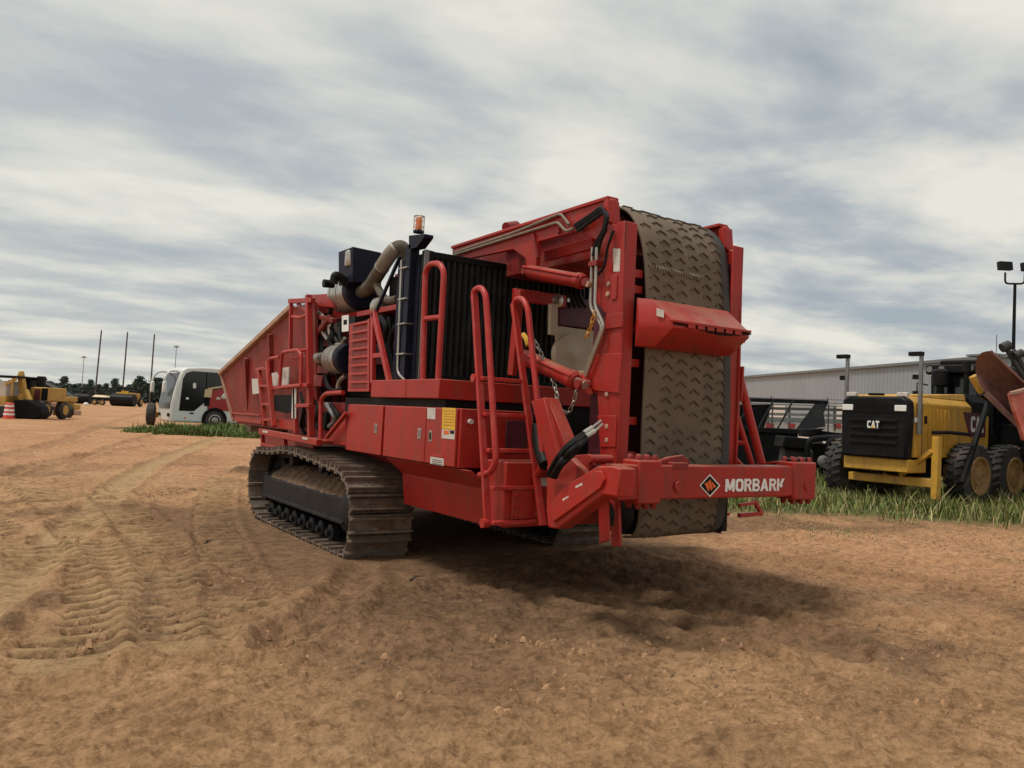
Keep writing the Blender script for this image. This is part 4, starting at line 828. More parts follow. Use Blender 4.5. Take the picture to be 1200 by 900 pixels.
# lift cylinders
def ram(pts, X, r, name):
    a_, b_ = at(*pts[0], X=X), at(*pts[1], X=X); d_ = (b_-a_); l_ = d_.length
    q = MB(); q.lathe(a_, d_, [(0, r*.6), (.03, r*.95), (l_*.08, r), (l_*.88, r), (l_*.9, r*1.12), (l_*.97, r*1.12), (l_, r*.8)], 24); o_ = part(q, name, 'red')
    q = MB(); q.lathe(b_-d_.normalized()*.02, d_, [(0, r*.5), (.14, r*.5)], 16); part(q, 'ram_rod', 'steel', o_)
    for e in (a_, b_+d_.normalized()*.08):
        q = MB(); q.lathe(e+Vector((-.06, 0, 0)), (1, 0, 0), [(0, r*.55), (.12, r*.55)], 16); part(q, 'ram_eye', 'red_worn', o_)
    q = MB(); q.tube([a_+Vector((-r, 0, r*.6)), b_+Vector((-r, 0, r*.6))], .011, 7); part(q, 'ram_pipe', 'red_tube', o_)
ram([(619, 318), (684, 330)], XC-.02, .062, 'lift_ram'); ram([(612, 417), (676, 447)], XC-.10, .072, 'fold_ram')
for px, py in ((690, 333), (681, 438)):
    q = MB(); q.lathe(at(px, py, X=XC-.06), (-1, 0, 0), [(-.02, .026), (.02, .026)], 10); part(q, 'grease_cap', 'lip')
q = MB(); q.prism(onpl([(668, 445), (683, 438), (690, 462), (676, 458)], X=XC-.08), (.05, 0, 0)); part(q, 'ram_lug', 'red', bevel=.006)
# pump drive seen through the gap: cream guard, disc and dark red casing
q = MB(); q.prism(onpl([(645.5, 355.5), (654, 356.5), (653.5, 393), (645, 392)], Y=6.55), (0, .05, 0)); part(q, 'cream_guard', 'cream', bevel=.006)
q = MB(); p = at(671, 416, Y=6.62); q.lathe((p.x, 6.62, p.z), (0, 1, 0), [(-.01, .03), (0, .05), (0, .215), (.08, .215)], 32); part(q, 'drive_cover', 'cream')
q = MB(); q.prism(onpl([(654, 382), (697, 388), (697, 402), (690, 432), (655, 432)], Y=6.66), (0, .06, 0)); part(q, 'drive_backplate', 'cream')
q = MB(); q.prism(onpl([(655, 355), (697, 350), (697, 386), (655, 382)], Y=6.72), (0, .12, 0)); part(q, 'gear_casing', 'plum', bevel=.015)
q = MB(); p = at(654, 352, Y=6.6); q.lathe((p.x, 6.6, p.z), (0, 1, 0), [(-.03, .02), (0, .07), (.08, .075)], 18); p = at(665, 352, Y=6.62); q.lathe((p.x, 6.62, p.z), (0, 1, 0), [(-.02, .02), (.06, .03)], 12); part(q, 'dial', 'steel')
for k in range(4):
    q = MB(); q.tube(smoothline([at(662+k*6, 330, Y=6.7), at(664+k*5, 345, Y=6.62), at(668+k*6, 360, Y=6.64)]), .02, 8); part(q, 'pump_hose', 'hose')
# hanging chain
def chain(pts, step=.052, r=.006):
    pl2 = smoothline(pts, 10); q = MB(); acc = 0; k = 0; last = pl2[0]
    for i in range(1, len(pl2)):
        acc += (pl2[i]-pl2[i-1]).length
        if acc >= step*.8:
            a_, b_ = last, pl2[i]; d_ = (b_-a_).normalized(); c_ = (a_+b_)/2; s1 = d_.cross(Vector((1, .3, 0))).normalized(); s2 = d_.cross(s1)
            s_ = s1 if k % 2 else s2
            q.tube([c_+d_*math.cos(t*math.pi/5)*step*.62+s_*math.sin(t*math.pi/5)*.016 for t in range(11)], r, 5, caps=False); k += 1; acc = 0; last = pl2[i]
    return q
part(chain([at(626, 398, X=4.12), at(637, 420, X=4.12), at(650, 452, X=4.12), at(655, 475, X=4.12), at(664, 485, X=4.12), at(672, 472, X=4.12), at(676, 455, X=4.12)]), 'safety_chain', 'chain')
part(chain([at(697, 365, X=4.18), at(692, 384, X=4.18), at(685, 398, X=4.18)]), 'hoist_chain', 'brass')
q = MB(); q.tube(smoothline([at(613, 392, X=4.2), at(617, 398, X=4.2), at(619, 405, X=4.2)]), .025, 8); part(q, 'yellow_strap', 'yellow_lab')

# ---- tow frame: arms, beam, lettering
q = MB(); q.prism(onpl([(640, 598), (642, 618.5), (653, 620), (706, 580), (724, 583), (727, 549), (716, 546), (700, 546), (684, 556), (660, 570)], X=3.62), (.14, 0, 0)); part(q, 'tow_arm', 'red', bevel=.012)
q = MB(); q.bar((6.02, YB+.17, 1.12), (6.02, 5.75, 1.02), .14, .20); part(q, 'tow_arm', 'red', bevel=.012)
q = MB(); q.bar((6.02, YB+.2, 1.245), (6.02, 5.2, 1.14), .20, .02); part(q, 'arm_cap', 'red', bevel=.004)
q = MB(); q.prism(onpl([(645, 597), (648, 612), (703, 572), (708, 562), (704, 552), (697, 552), (688, 558), (688, 567)], X=3.60), (.02, 0, 0)); part(q, 'arm_reinforcement', 'red', bevel=.005)
q = MB(); q.prism(onpl([(641, 545), (668, 536), (685, 553), (700, 575), (650, 612), (640, 600)], X=3.72), (.06, 0, 0)); part(q, 'hinge_plate', 'red', bevel=.008)
q = MB(); q.lathe(at(671, 576, X=3.71), (-1, 0, 0), [(0, .05), (.05, .05), (.05, .028), (.02, .028)], 18); part(q, 'hinge_boss', 'red_worn')
for a_, b_ in (((662, 586), (669, 582)), ((677, 571), (685, 567))):
    q = MB(); q.cyl(at(*a_, X=3.64), at(*b_, X=3.64), .022, 10); part(q, 'lock_pin', 'white_worn')
q = MB(); q.prism(onpl([(636, 466), (641, 466), (663, 520), (660, 548), (650, 552)], X=3.95), (.12, 0, 0)); q.prism(onpl([(622, 470), (637, 466), (656, 540), (646, 560)], X=3.90), (.05, 0, 0)); part(q, 'lift_link', 'red', bevel=.006)
q = MB(); q.prism(onpl([(667, 534), (690, 532), (696, 545), (684, 556)], X=3.9), (.02, 0, 0)); q.prism(onpl([(667, 534), (690, 532), (696, 545), (684, 556)], X=4.05), (.02, 0, 0)); q.cyl(at(690, 538, X=3.88), at(690, 538, X=3.88)+Vector((.22, 0, 0)), .035, 14); part(q, 'clevis', 'red', bevel=.005)
for k in range(5):
    o_ = k*2.0; jx = random.uniform(-.05, .05); q = MB(); q.tube(smoothline([at(642+o_*1.1, 557+o_*.3, X=3.66+jx), at(650+o_*1.2+random.uniform(-2, 2), 541+o_*.6, X=3.60+jx), at(661+o_*1.2+random.uniform(-2, 2), 525+o_*.9, X=3.60-jx), at(675+o_*.7, 514+o_*.9, X=3.66), at(686+o_*.3, 507+o_*.8, X=3.74)]), .018, 8); part(q, 'tow_hose', 'hose')
for k in range(2):
    q = MB(); a_, b_ = at(684+k*3, 507.5+k*4, X=3.72), at(694+k*3, 501+k*4, X=3.80); q.cyl(a_, b_, .018, 10); q.cyl(b_, at(704+k*2, 493+k*4, X=3.9), .010, 8); part(q, 'hose_fitting', 'steel')
q = MB(); q.tube(smoothline([at(629, 500, X=4.06), at(633, 525, X=4.02), at(640, 545, X=3.98)]), .06, 12); part(q, 'black_sleeve', 'hose')
bxl, bxr = at(724, 565, Y=YB).x, at(955, 565, Y=YB).x
bz0, bz1 = .965, 1.225
q = MB(); q.box(bxl, bxr-.22, YB, YB+.16, bz0, bz1); beam = part(q, 'tow_beam', 'red', bevel=.014)
def blk(x0, x1, name):
    q = MB(); q.box(x0, x1, YB-.012, YB+.18, bz0-.03, bz1+.035); o_ = part(q, name, 'red', beam, .014)
    for i in range(3):
        x = x0+(x1-x0)*(i+.5)/3
        for z_, s_ in ((bz1+.03, 1), (bz0-.025, -1)):
            for dy in (.03, .13): n = MB(); n.lathe((x, YB+dy, z_), (0, 0, s_), [(0, .026), (.03, .026), (.045, .016)], 10); part(n, 'clamp_nut', 'red_worn', o_)
blk(at(747, 565, Y=YB).x, at(774, 565, Y=YB).x, 'clamp_block'); blk(at(929, 565, Y=YB).x, bxr, 'clamp_block')
def hookplate(px):
    p = at(px, 552, Y=YB); q = MB(); q.prism([(p.x-.20, YB+.06, bz1), (p.x+.17, YB+.06, bz1), (p.x+.17, YB+.06, bz1+.035), (p.x+.10, YB+.06, bz1+.075), (p.x-.03, YB+.06, bz1+.06), (p.x-.19, YB+.06, bz1+.02)], (0, .05, 0)); q.box(p.x-.07, p.x+.09, YB-.006, YB+.17, bz1-.03, bz1+.02); part(q, 'hook_plate', 'red_worn', beam, .006)
hookplate(796)
q = MB(); p = at(938, 545, Y=YB); q.bar((p.x-.05, YB+.08, bz1+.045), (p.x+.19, YB+.08, bz1+.06), .10, .025); part(q, 'latch_handle', 'hose', beam, .005)
for px, py in ((794, 570), (945, 569)):
    q = MB(); p = at(px, py, Y=YB); q.lathe((p.x, YB-.016, p.z), (0, -1, 0), [(0, .045), (.006, .042), (.006, .02)], 20); part(q, 'pin_boss', 'red', beam)
yy = YB-.004
dm = lambda s: [at(832+12.2*s*dx, 569+13.4*s*dy, Y=yy) for dx, dy in ((-1, 0), (0, -1), (1, 0), (0, 1))]
part(MB().prism(dm(1.0), (0, .002, 0)), 'emblem_border', 'white', beam)
yy -= .002; part(MB().prism(dm(.86), (0, .0015, 0)), 'emblem_field', 'ink', beam)
yy -= .002
mk = MB()
for pts in ([(-6.3, -2.2), (-2.5, -4.2), (-.2, 2), (-1.5, 7.6)], [(-1.9, -5.0), (.6, -7.4), (3.4, 3.4), (1.3, 6.2)], [(2.0, -4.8), (4.6, -2.2), (7.2, 1.2), (4.2, 3.0)]):
    mk.prism([at(832+a_, 569+b_, Y=yy) for a_, b_ in pts], (0, .0015, 0))
part(mk, 'emblem_mark', 'orange', beam)
tp, tq = at(849.5, 576.2, Y=YB-.002), at(918.5, 575, Y=YB-.002)
block_letters('beam_lettering', 'MORBARK', tp, (1, 0, 0), (0, 0, 1), tq.x-tp.x, .102, 'white', beam, O, .003, cut=True)
# lower jaw below the left arm, struts on the right
q = MB(); q.prism(onpl([(701, 588), (711, 583), (712, 633), (702, 637)], X=4.02), (.03, 0, 0)); part(q, 'lower_lug', 'red', bevel=.005)
q = MB(); q.prism(onpl([(714, 582), (724, 583), (726, 640), (716, 640)], X=4.14), (.03, 0, 0)); part(q, 'lower_lug', 'red', bevel=.005)
q = MB(); q.tube(smoothline([at(711, 590, X=4.08), at(716, 600, X=4.07), at(714, 615, X=4.08)]), .03, 10); part(q, 'lug_hose', 'hose')
q = MB(); q.bar(at(866, 604, Y=5.4), at(893, 601.5, Y=5.4), .04, .04); q.bar(at(884, 587, Y=5.4), at(892.5, 602, Y=5.4), .035, .035); q.bar(at(866, 592, Y=5.4), at(886, 589, Y=5.4), .03, .03); part(q, 'foot_step', 'red_tube', bevel=.004)
xr = 2*XM-XC+.06
q = MB(); q.tube([at(864, 432, X=5.75), at(893, 545, X=6.05)], .038, 12); part(q, 'side_strut', 'red_tube')
q = MB(); q.tube([at(861, 480, X=5.70), at(884, 552, X=5.95)], .026, 10); q.tube([at(861, 519, X=5.75), at(873, 519, X=5.8)], .02, 8); q.tube([at(861, 537, X=5.72), at(880, 556, X=5.85)], .02, 8); part(q, 'side_strut', 'red_tube')

# ---- discharge head cover across the belt
xl, xr_ = at(748, 380, Y=YT-.05).x, at(867, 398, Y=YT-.05).x
def hexsec(x, k, back=YT-.04):                       # k = how far the nose sticks out
    return [Vector((x, back, 2.53)), Vector((x, back-.05*k, 2.53)), Vector((x, back-.30*k, 2.335)), Vector((x, back-.30*k, 2.285)), Vector((x, back-.10*k, 2.145)), Vector((x, back, 2.14))]
xr_ = at(879, 391, Y=YT-.34).x
q = MB(); A = hexsec(xl-.02, .12); B = hexsec(xl+.10, 1); Cx = hexsec(xr_-.05, 1); D = hexsec(xr_, .97)
secs = [A, B, Cx, D]; n_ = 6
for s_ in secs: q.v += [tuple(v) for v in s_]
for i in range(3):
    for j in range(n_): q.f.append((i*n_+j, i*n_+(j+1) % n_, (i+1)*n_+(j+1) % n_, (i+1)*n_+j))
q.f += [tuple(range(n_))[::-1], tuple(range(3*n_, 4*n_))]
cover = part(q, 'head_cover', 'red', bevel=.008)
q = MB(); ns_ = 40                                    # torn rubber seal along the nose
for i in range(ns_):
    xa, xb = xl+.10+(xr_-xl-.10)*i/ns_, xl+.10+(xr_-xl-.10)*(i+1)/ns_; u = (i+.5)/ns_
    hh = .012+.035*max(0, math.sin((u-.22)*4.2))*(u > .22)*(1 if i % 5 else .4)
    q.hexa([(xa, YT-.352, 2.322-hh), (xb, YT-.352, 2.322-hh), (xb, YT-.33, 2.322-hh), (xa, YT-.33, 2.322-hh)], [(xa, YT-.352, 2.324), (xb, YT-.352, 2.324), (xb, YT-.33, 2.324), (xa, YT-.33, 2.324)])
part(q, 'torn_seal', 'ink', cover)
q = MB(); q.box(xl+.06, xr_-.01, YT-.365, YT-.335, 2.325, 2.345); part(q, 'upper_lip', 'red', cover, .004)
for k in range(6):
    q = MB(); x = xl+.24+k*(xr_-xl-.34)/6; q.box(x, x+.08, YT-.362, YT-.353, 2.295, 2.328); part(q, 'seal_tab', 'red', cover, .003)
q = MB(); q.prism([(xl+.03, YT-.22, 2.44), (xl+.06, YT-.27, 2.42), (xl+.06, YT-.27, 2.36), (xl+.03, YT-.22, 2.38)], (-.002, -.004, 0)); part(q, 'cover_label', 'white_worn', cover)

# ================================================================== the yard around it
def frame_dir(theta):                                   # heading measured from the viewing direction, clockwise
    a = rad(theta); f_ = FW*math.cos(a)+RT*math.sin(a); return f_, Vector((f_.y, -f_.x, 0)), math.atan2(-f_.x, f_.y)
def lbox(name, mat, parent, *b, bevel=0.0): return MB().box(*b).build(name, mat, parent, bevel=bevel)
TREAD = {}
def wheel(parent, x, y, R, wd, rim_mat, side, name='wheel', lugs=26, z=None):
    z = R if z is None else z
    key = (R, wd, side, rim_mat)
    if key not in TREAD:
        t = MB(); t.lathe((-wd/2, 0, 0), (1, 0, 0), [(wd*.3, R*.55), (0, R*.60), (.02, R*.80), (wd*.10, R*.93), (wd*.22, R*.965), (wd*.78, R*.965), (wd*.90, R*.93), (wd-.02, R*.80), (wd, R*.60), (wd*.7, R*.55)], 36)
        for k in range(lugs):
            a = 2*math.pi*k/lugs
            for sgn, da in ((-1, 0), (1, math.pi/lugs)):
                A_ = Vector((sgn*wd*.46, math.cos(a+da)*R*.955, math.sin(a+da)*R*.955)); B_ = Vector((sgn*wd*.06, math.cos(a+da+.10)*R*.975, math.sin(a+da+.10)*R*.975))
                t.bar(A_, B_, R*.09, R*.075, Vector((0, math.cos(a), math.sin(a))))
        r_ = MB(); s_ = side; r_.lathe((s_*(wd*.30+.025), 0, 0), (s_, 0, 0), [(-.1, R*.60), (.0, R*.60), (wd*.19, R*.61), (wd*.19, R*.54), (wd*.04, R*.48), (wd*.02, R*.30), (wd*.08, R*.28), (wd*.10, R*.14), (wd*.13, R*.12)], 28)
        for k in range(10):
            a = 2*math.pi*k/10; r_.cyl((s_*(wd*.30+.025+wd*.03), math.cos(a)*R*.38, math.sin(a)*R*.38), (s_*(wd*.30+.025+wd*.07), math.cos(a)*R*.38, math.sin(a)*R*.38), R*.035, 6)
        o = t.build(name, 'tyre', parent, loc=(x, y, z)); rr = r_.build('rim', rim_mat, o); TREAD[key] = (o, rr); return o
    o0, r0_ = TREAD[key]; o = inst(o0, parent, (x, y, z), (random.uniform(0, 1), 0, 0)); rr = r0_.copy(); col.objects.link(rr); rr.parent = o; return o

# ---- motor grader
gf, gr, grot = frame_dir(56)
W1 = G(1135, 594); go = W1-gr*1.05+gf*.80
grader = thing('motor_grader', 'dusty yellow motor grader with black rear grille standing in tall grass', 'grader', go, grot)
for sx in (-1, 1):
    for yy_ in (-.80, .80): wheel(grader, sx*1.05 if sx > 0 else -1.22, yy_ if sx > 0 else yy_-1.05, .70, .46, 'rim', sx)
    q = MB(); q.box(min(sx*.62, sx*.80), max(sx*.62, sx*.80), -1.15, 1.15, .48, .92); q.build('tandem_case', 'yellow', grader, bevel=.06)
YH = -2.35
YG = YH-.50
hood = MB(); hood.prism([(-.80, YG+.25, 1.05), (.80, YG+.25, 1.05), (.80, YG+.25, 2.22), (.66, YG+.25, 2.36), (-.66, YG+.25, 2.36), (-.80, YG+.25, 2.22)], (0, 2.35, .0)).build('hood', 'yellow', grader, bevel=.03)
MB().hexa([(-.66, YG+.3, 2.36), (.66, YG+.3, 2.36), (.66, YH+2.1, 2.36), (-.66, YH+2.1, 2.36)], [(-.62, YG+.35, 2.39), (.62, YG+.35, 2.39), (.62, YH+2.1, 2.52), (-.62, YH+2.1, 2.52)]).build('hood_top', 'yellow', grader, bevel=.02)
MB().prism([(-.78, YH+2.15, 2.05), (.78, YH+2.15, 2.05), (.78, YH+2.15, 2.35), (.6, YH+2.15, 2.53), (-.6, YH+2.15, 2.53), (-.78, YH+2.15, 2.35)], (0, .85, 0)).build('engine_bay_cover', 'black', grader, bevel=.02)
MB().box(-.79, .79, YH+2.15, YH+2.9, 1.0, 2.05).build('lower_bay_cover', 'yellow', grader, bevel=.02)
gl_ = MB().prism([(-.76, YG, 1.0), (.76, YG, 1.0), (.80, YG, 1.9), (.77, YG, 2.26), (.62, YG, 2.34), (-.62, YG, 2.34), (-.77, YG, 2.26), (-.80, YG, 1.9)], (0, .245, 0)).build('rear_grille', 'satin_black', grader, bevel=.05)
for k in range(4): lbox('grille_slat', 'black', gl_, -.56, .56, YG-.03, YG-.001, 1.30+k*.16, 1.36+k*.16, bevel=.01)
lbox('grille_recess', 'ink', gl_, -.52, .52, YG-.012, YG-.002, 1.98, 2.17); lbox('grille_cap', 'ink', gl_, -.17, .17, YG+.02, YG+.14, 2.36, 2.41, bevel=.02)
for sx in (-1, 1):
    lbox('rear_lamp', 'white', gl_, sx*.62-.13, sx*.62+.13, YG-.03, YG-.002, 2.02, 2.15, bevel=.01)
    lbox('top_lamp', 'white_worn', gl_, sx*.60-.12, sx*.60+.12, YG+.06, YG+.16, 2.34, 2.43, bevel=.01)
for k in range(6): lbox('hood_louvre', 'yellow', grader, .80, .825, YG+.75+k*.16, YG+.82+k*.16, 1.3, 2.1, bevel=.008)
lbox('hood_seam', 'black', grader, .80, .803, YG+.52, YG+.535, 1.06, 2.2); lbox('hood_handle', 'satin_black', grader, .80, .84, YG+.6, YG+.66, 1.78, 1.95, bevel=.01)
def tri_letters(p0, xd, yd, wd_, h_, parent, nm):
    block_letters(nm, 'CAT', p0, xd, yd, wd_, h_, 'white', parent, (0, 0, 0), .006)
    xd, yd = Vector(xd), Vector(yd); n = xd.cross(yd); c_ = Vector(p0)+xd*wd_*.5+n*.008; MB().prism([c_-xd*wd_*.14, c_+xd*wd_*.14, c_+yd*h_*.52], n*.003).build('letter_triangle', 'yellow_lab', parent)
lbox('badge_field', 'ink', gl_, -.16, .20, YG-.034, YG-.0305, 1.60, 1.83)
tri_letters((-.12, YG-.0345, 1.64), (1, 0, 0), (0, 0, 1), .28, .16, gl_, 'rear_lettering')
MB().prism([(.80, YH+1.70, 2.10), (.80, YH+2.72, 2.10), (.80, YH+2.72, 1.55), (.80, YH+2.0, 1.55)], (.006, 0, 0)).build('badge_field', 'plum', grader)
tri_letters((.807, YH+2.04, 1.66), (0, 1, 0), (0, 0, 1), .62, .36, grader, 'side_lettering')
MB().box(-.76, .76, YG+.1, YH+.3, .72, 1.0).build('rear_frame', 'yellow', grader, bevel=.02); lbox('main_frame', 'black', grader, -.5, .5, YH+.6, 5.2, .62, 1.02, bevel=.03)
bmp = MB().box(-.86, 1.20, YH-.05, YH+.12, .44, .62).build('bumper_bar', 'yellow', grader, bevel=.012)
MB().box(1.06, 1.20, YH-.055, YH+.10, .20, 1.52).build('bumper_post', 'yellow', bmp, bevel=.01)
MB().bar((.38, YH-.02, .64), (1.07, YH-.02, 1.22), .09, .12, (0, 1, 0)).build('bumper_brace', 'yellow', bmp, bevel=.008)
MB().tube([(1.05, YH+.0, 1.60), (1.12, YH+.5, 1.62), (1.3, YH+1.0, 1.60)], .04, 10).build('hitch_hose', 'hose', grader)
MB().bar((1.32, YH+.70, .55), (1.32, YH+1.75, 2.35), .10, .10, (1, 0, 0)).build('prop_strut', 'satin_black', grader, bevel=.02)
for sx, px in ((-1, 993), (1, 1079)):
    x_ = sx*.87; q = MB(); q.bar((x_, YH-.2, 1.55 if sx > 0 else 2.2), (x_, YH-.2, 3.22), .07, .07); q.build('lamp_post', 'grey_metal', grader, bevel=.008)
    q = MB(); q.box(x_-.26, x_+.03, YH-.27, YH-.13, 3.22, 3.31); q.build('post_lamp', 'black', grader, bevel=.012); q = MB(); q.box(x_-.17, x_-.036, YH-.24, YH-.16, 2.72, 2.82); q.build('post_box', 'black', grader, bevel=.008)
    if sx > 0: lbox('post_reflector', 'white', grader, x_-.10, x_-.037, YH-.26, YH-.22, 1.80, 1.90)
q = MB(); q.lathe((-.30, YH+2.75, 2.53), (0, 0, 1), [(0, .09), (.22, .09), (.24, .19), (.42, .20), (.58, .20), (.64, .13)], 18); q.build('air_precleaner', 'black', grader)
cabg = MB().hexa([(-.70, .80, 1.15), (.70, .80, 1.15), (.78, 2.25, 1.15), (-.78, 2.25, 1.15)], [(-.72, .70, 3.05), (.72, .70, 3.05), (.80, 2.4, 3.05), (-.80, 2.4, 3.05)]).build('cab', 'satin_black', grader, bevel=.04)
MB().box(-.80, .80, .60, 2.35, 3.06, 3.30).build('cab_roof', 'black', cabg, bevel=.05); MB().box(-.55, .55, .8, 1.9, 3.30, 3.42).build('air_conditioner', 'black', cabg, bevel=.04)
MB().box(.0, .75, 1.0, 1.3, 3.52, 3.57).box(.2, .25, 1.1, 1.2, 3.31, 3.53).box(.5, .55, 1.1, 1.2, 3.31, 3.53).build('roof_sign_bar', 'grey_metal', cabg)
MB().box(-.60, .60, .66, .695, 2.0, 2.95).build('rear_window', 'glass', cabg); MB().box(.752, .765, .95, 2.2, 1.5, 2.9).build('side_window', 'glass', cabg)
MB().lathe((.35, YH+2.7, 2.53), (0, 0, 1), [(0, .06), (.55, .06), (.56, .09), (.8, .09)], 14).build('exhaust_stack', 'black', grader)
for k in range(5): MB().tube(smoothline([(.55-.2*k, YH+2.95, 2.2+.05*k), (.6-.22*k, YH+3.05, 2.55), (.5-.2*k, .72, 2.7-.1*k)]), .03, 7).build('cab_hose', 'hose', grader)
for k in range(3): MB().box(.30+.02*k, .78, YH+3.02+.12*k, YH+3.10+.12*k, 1.1, 1.9-.15*k).build('side_fitting', 'satin_black', grader, bevel=.02)
for sx in (-1, 1):
    MB().tube([(sx*.80, .75, 2.8), (sx*1.05, .7, 2.85), (sx*1.05, .7, 2.6)], .02, 6).build('mirror_arm', 'black', cabg); MB().box(sx*1.05-.1, sx*1.05+.1, .66, .70, 2.35, 2.65).build('mirror', 'black', cabg, bevel=.01)
    for k in range(2): MB().lathe((sx*(.35+.3*k), .60, 3.18), (0, -1, 0), [(0, .05), (.05, .075), (.08, .075)], 12).build('work_lamp', 'grey_metal', cabg)
MB().tube([(.75, .9, 3.3), (.75, .9, 4.0)], .008, 5).build('aerial', 'black', cabg)
MB().bar((0, 2.3, 1.3), (0, 7.2, 1.75), .35, .40).build('gooseneck', 'yellow', grader, bevel=.03)
for sx in (-1, 1): wheel(grader, sx*1.02, 6.9, .70, .46, 'rim', sx)
MB().box(-1.0, 1.0, 6.8, 7.0, .55, .75).build('front_axle', 'yellow', grader, bevel=.02)
q = MB(); nb_ = 10
pts = [(.0+.22*math.sin(t*math.pi/nb_)-.0, .12+.62*t/nb_) for t in range(nb_+1)]
q.prism([Vector((-1.75, 4.2-a_, b_)) for a_, b_ in pts]+[Vector((-1.75, 4.17-a_, b_)) for a_, b_ in reversed(pts)], (3.5, 0, 0)); q.build('moldboard', 'rust', grader)
MB().lathe((0, 4.1, .95), (0, 0, 1), [(0, .75), (.08, .75)], 28).build('turntable', 'yellow', grader)

# ---- rusty blade raised on a loader's arms behind the grader
def vd(px, py, depth): d_ = ray(px, py); return Vector(CAM+d_/d_.dot(np.array([FW.x, FW.y, 0]))*depth)
DL = 17.6; lo_ = dist(1300, DL+1.0)
loader = thing('wheel_loader', 'yellow loader holding a rusty maroon bucket up beside the black grader cab', 'loader', lo_, 0)
def L0(v): return Vector(v)-lo_
q = MB(); sec = [vd(1161, 411, DL-.2), vd(1150, 413.5, DL+.1), vd(1144.5, 422, DL+.35), vd(1143, 434, DL+.5), vd(1147, 448, DL+.42), vd(1155, 461, DL+.15)]
sec = smoothline(sec, 4); ax = vd(1240, 486, DL-.8)-vd(1161, 411, DL-.2); ins = [p_+FW*.05+RT*.03 for p_ in sec]
N_ = len(sec)
for base in (sec, ins):
    for k in range(2): q.v += [tuple(L0(p_+ax*k)) for p_ in base]
for j in range(N_-1): q.f += [(j, j+1, N_+j+1, N_+j), (2*N_+j, 3*N_+j, 3*N_+j+1, 2*N_+j+1), (j, 2*N_+j, 2*N_+j+1, j+1), (N_+j, N_+j+1, 3*N_+j+1, 3*N_+j)]
q.f += [(0, N_, 3*N_, 2*N_), (N_-1, 3*N_-1, 4*N_-1, 2*N_-1)]
bk_ = q.build('bucket', 'rust', loader, smooth=60)
q = MB(); q.bar(L0(sec[-1]), L0(sec[-1]+ax), .07, .12); q.build('bucket_lower_edge', 'rust', bk_, bevel=.01)
q = MB(); q.bar(L0(sec[0]), L0(sec[0]+ax), .04, .05); q.build('bucket_top_edge', 'rust', bk_, bevel=.01)
P_ = [vd(1184, 461, DL-.9), vd(1203, 456, DL-.6), vd(1245, 470, DL-.6), vd(1245, 530, DL-.9), vd(1200, 516, DL-.9), vd(1195, 498, DL-.9), vd(1188, 478, DL-.9)]
q = MB(); q.prism([L0(p_) for p_ in P_], FW*.12); ck = q.build('bucket_cheek', 'orange_red', loader, bevel=.02); tag(ck, 'orange-red end cheek of the bucket')  # cheek is brighter and more orange than the bucket shell
q = MB(); q.bar(L0(P_[0]-FW*.03), L0(P_[1]), .09, .07); q.bar(L0(P_[1]), L0(P_[2]), .09, .07); q.build('cheek_rim', 'lip', ck, bevel=.01)
q = MB(); q.bar(L0(vd(1141, 440, DL+.75)), L0(vd(1156, 466, DL+.75)), .20, .16); q.build('bucket_bracket', 'yellow', loader, bevel=.02)
for dy in (.7, 1.9):
    q = MB(); q.bar(L0(vd(1152, 458, DL+dy)), L0(vd(1262, 520, DL+dy)), .20, .28); q.build('lift_arm', 'satin_black', loader, bevel=.02)
for dx, dz in ((0, 0), (10, 6)):
    q = MB(); q.bar(L0(vd(1177+dx, 404+dz, DL+.9)), L0(vd(1235+dx, 500+dz, DL+.9)), .09, .10); q.build('tilt_link', 'wire', loader, bevel=.02)
q = MB(); q.cyl(L0(vd(1174, 408, DL+.8)), L0(vd(1183, 404, DL+.8)), .11, 14); q.build('link_pin', 'wire', loader)
q = MB(); q.cyl(L0(vd(1189, 417, DL+.8)), L0(vd(1198, 413, DL+.8)), .09, 14); q.build('link_pin', 'wire', loader)
q = MB(); q.box(-1.2, 2.3, -.2, 2.0, .8, 1.9); q.build('loader_body', 'satin_black', loader, bevel=.05)
q = MB(); q.box(.3, 1.9, .2, 1.8, 1.9, 3.1); q.build('loader_cab', 'satin_black', loader, bevel=.05)
for x_, y_ in ((-.9, -.1), (2.0, -.1), (-.9, 1.9), (2.0, 1.9)):
    q = MB(); q.lathe((x_, y_-.22, .7), (0, 1, 0), [(0, .45), (.04, .66), (.12, .70), (.34, .70), (.42, .66), (.46, .45)], 28); q.build('loader_wheel', 'tyre', loader)

# ---- black attachments beside the fence
D1 = 26.0; ro = dist(905, D1); rack = thing('high_bucket', 'black open-framed high-dump bucket with sloping ribs on the grass', 'bucket', ro, 0)
def V1(px, py, dd=0.0): return vd(px, py, D1+dd)-ro
q = MB(); q.bar(V1(845, 467.5, .9), V1(969, 471.5, .9), .12, .13); q.build('top_rail', 'satin_black', rack, bevel=.015)
q = MB(); q.bar(V1(845, 501.5), V1(938, 506), .14, .16); q.build('bottom_rail', 'satin_black', rack, bevel=.015)
for tx, bx_ in ((880, 862), (906, 888), (929, 911)):
    q = MB(); q.bar(V1(tx, 470, .85), V1(bx_, 503, .05), .16, .05, RT); q.build('rib', 'satin_black', rack, bevel=.01)
q = MB(); q.prism([V1(956, 471, .9), V1(968, 470, .9), V1(962, 484, .7), V1(964, 500, .2), V1(931, 505, .1)], RT*.10); q.build('end_plate', 'satin_black', rack, bevel=.01)
q = MB(); q.prism([V1(862, 505), V1(936, 508), V1(934, 545), V1(864, 545)], FW*1.1); q.build('tub', 'satin_black', rack, bevel=.05)
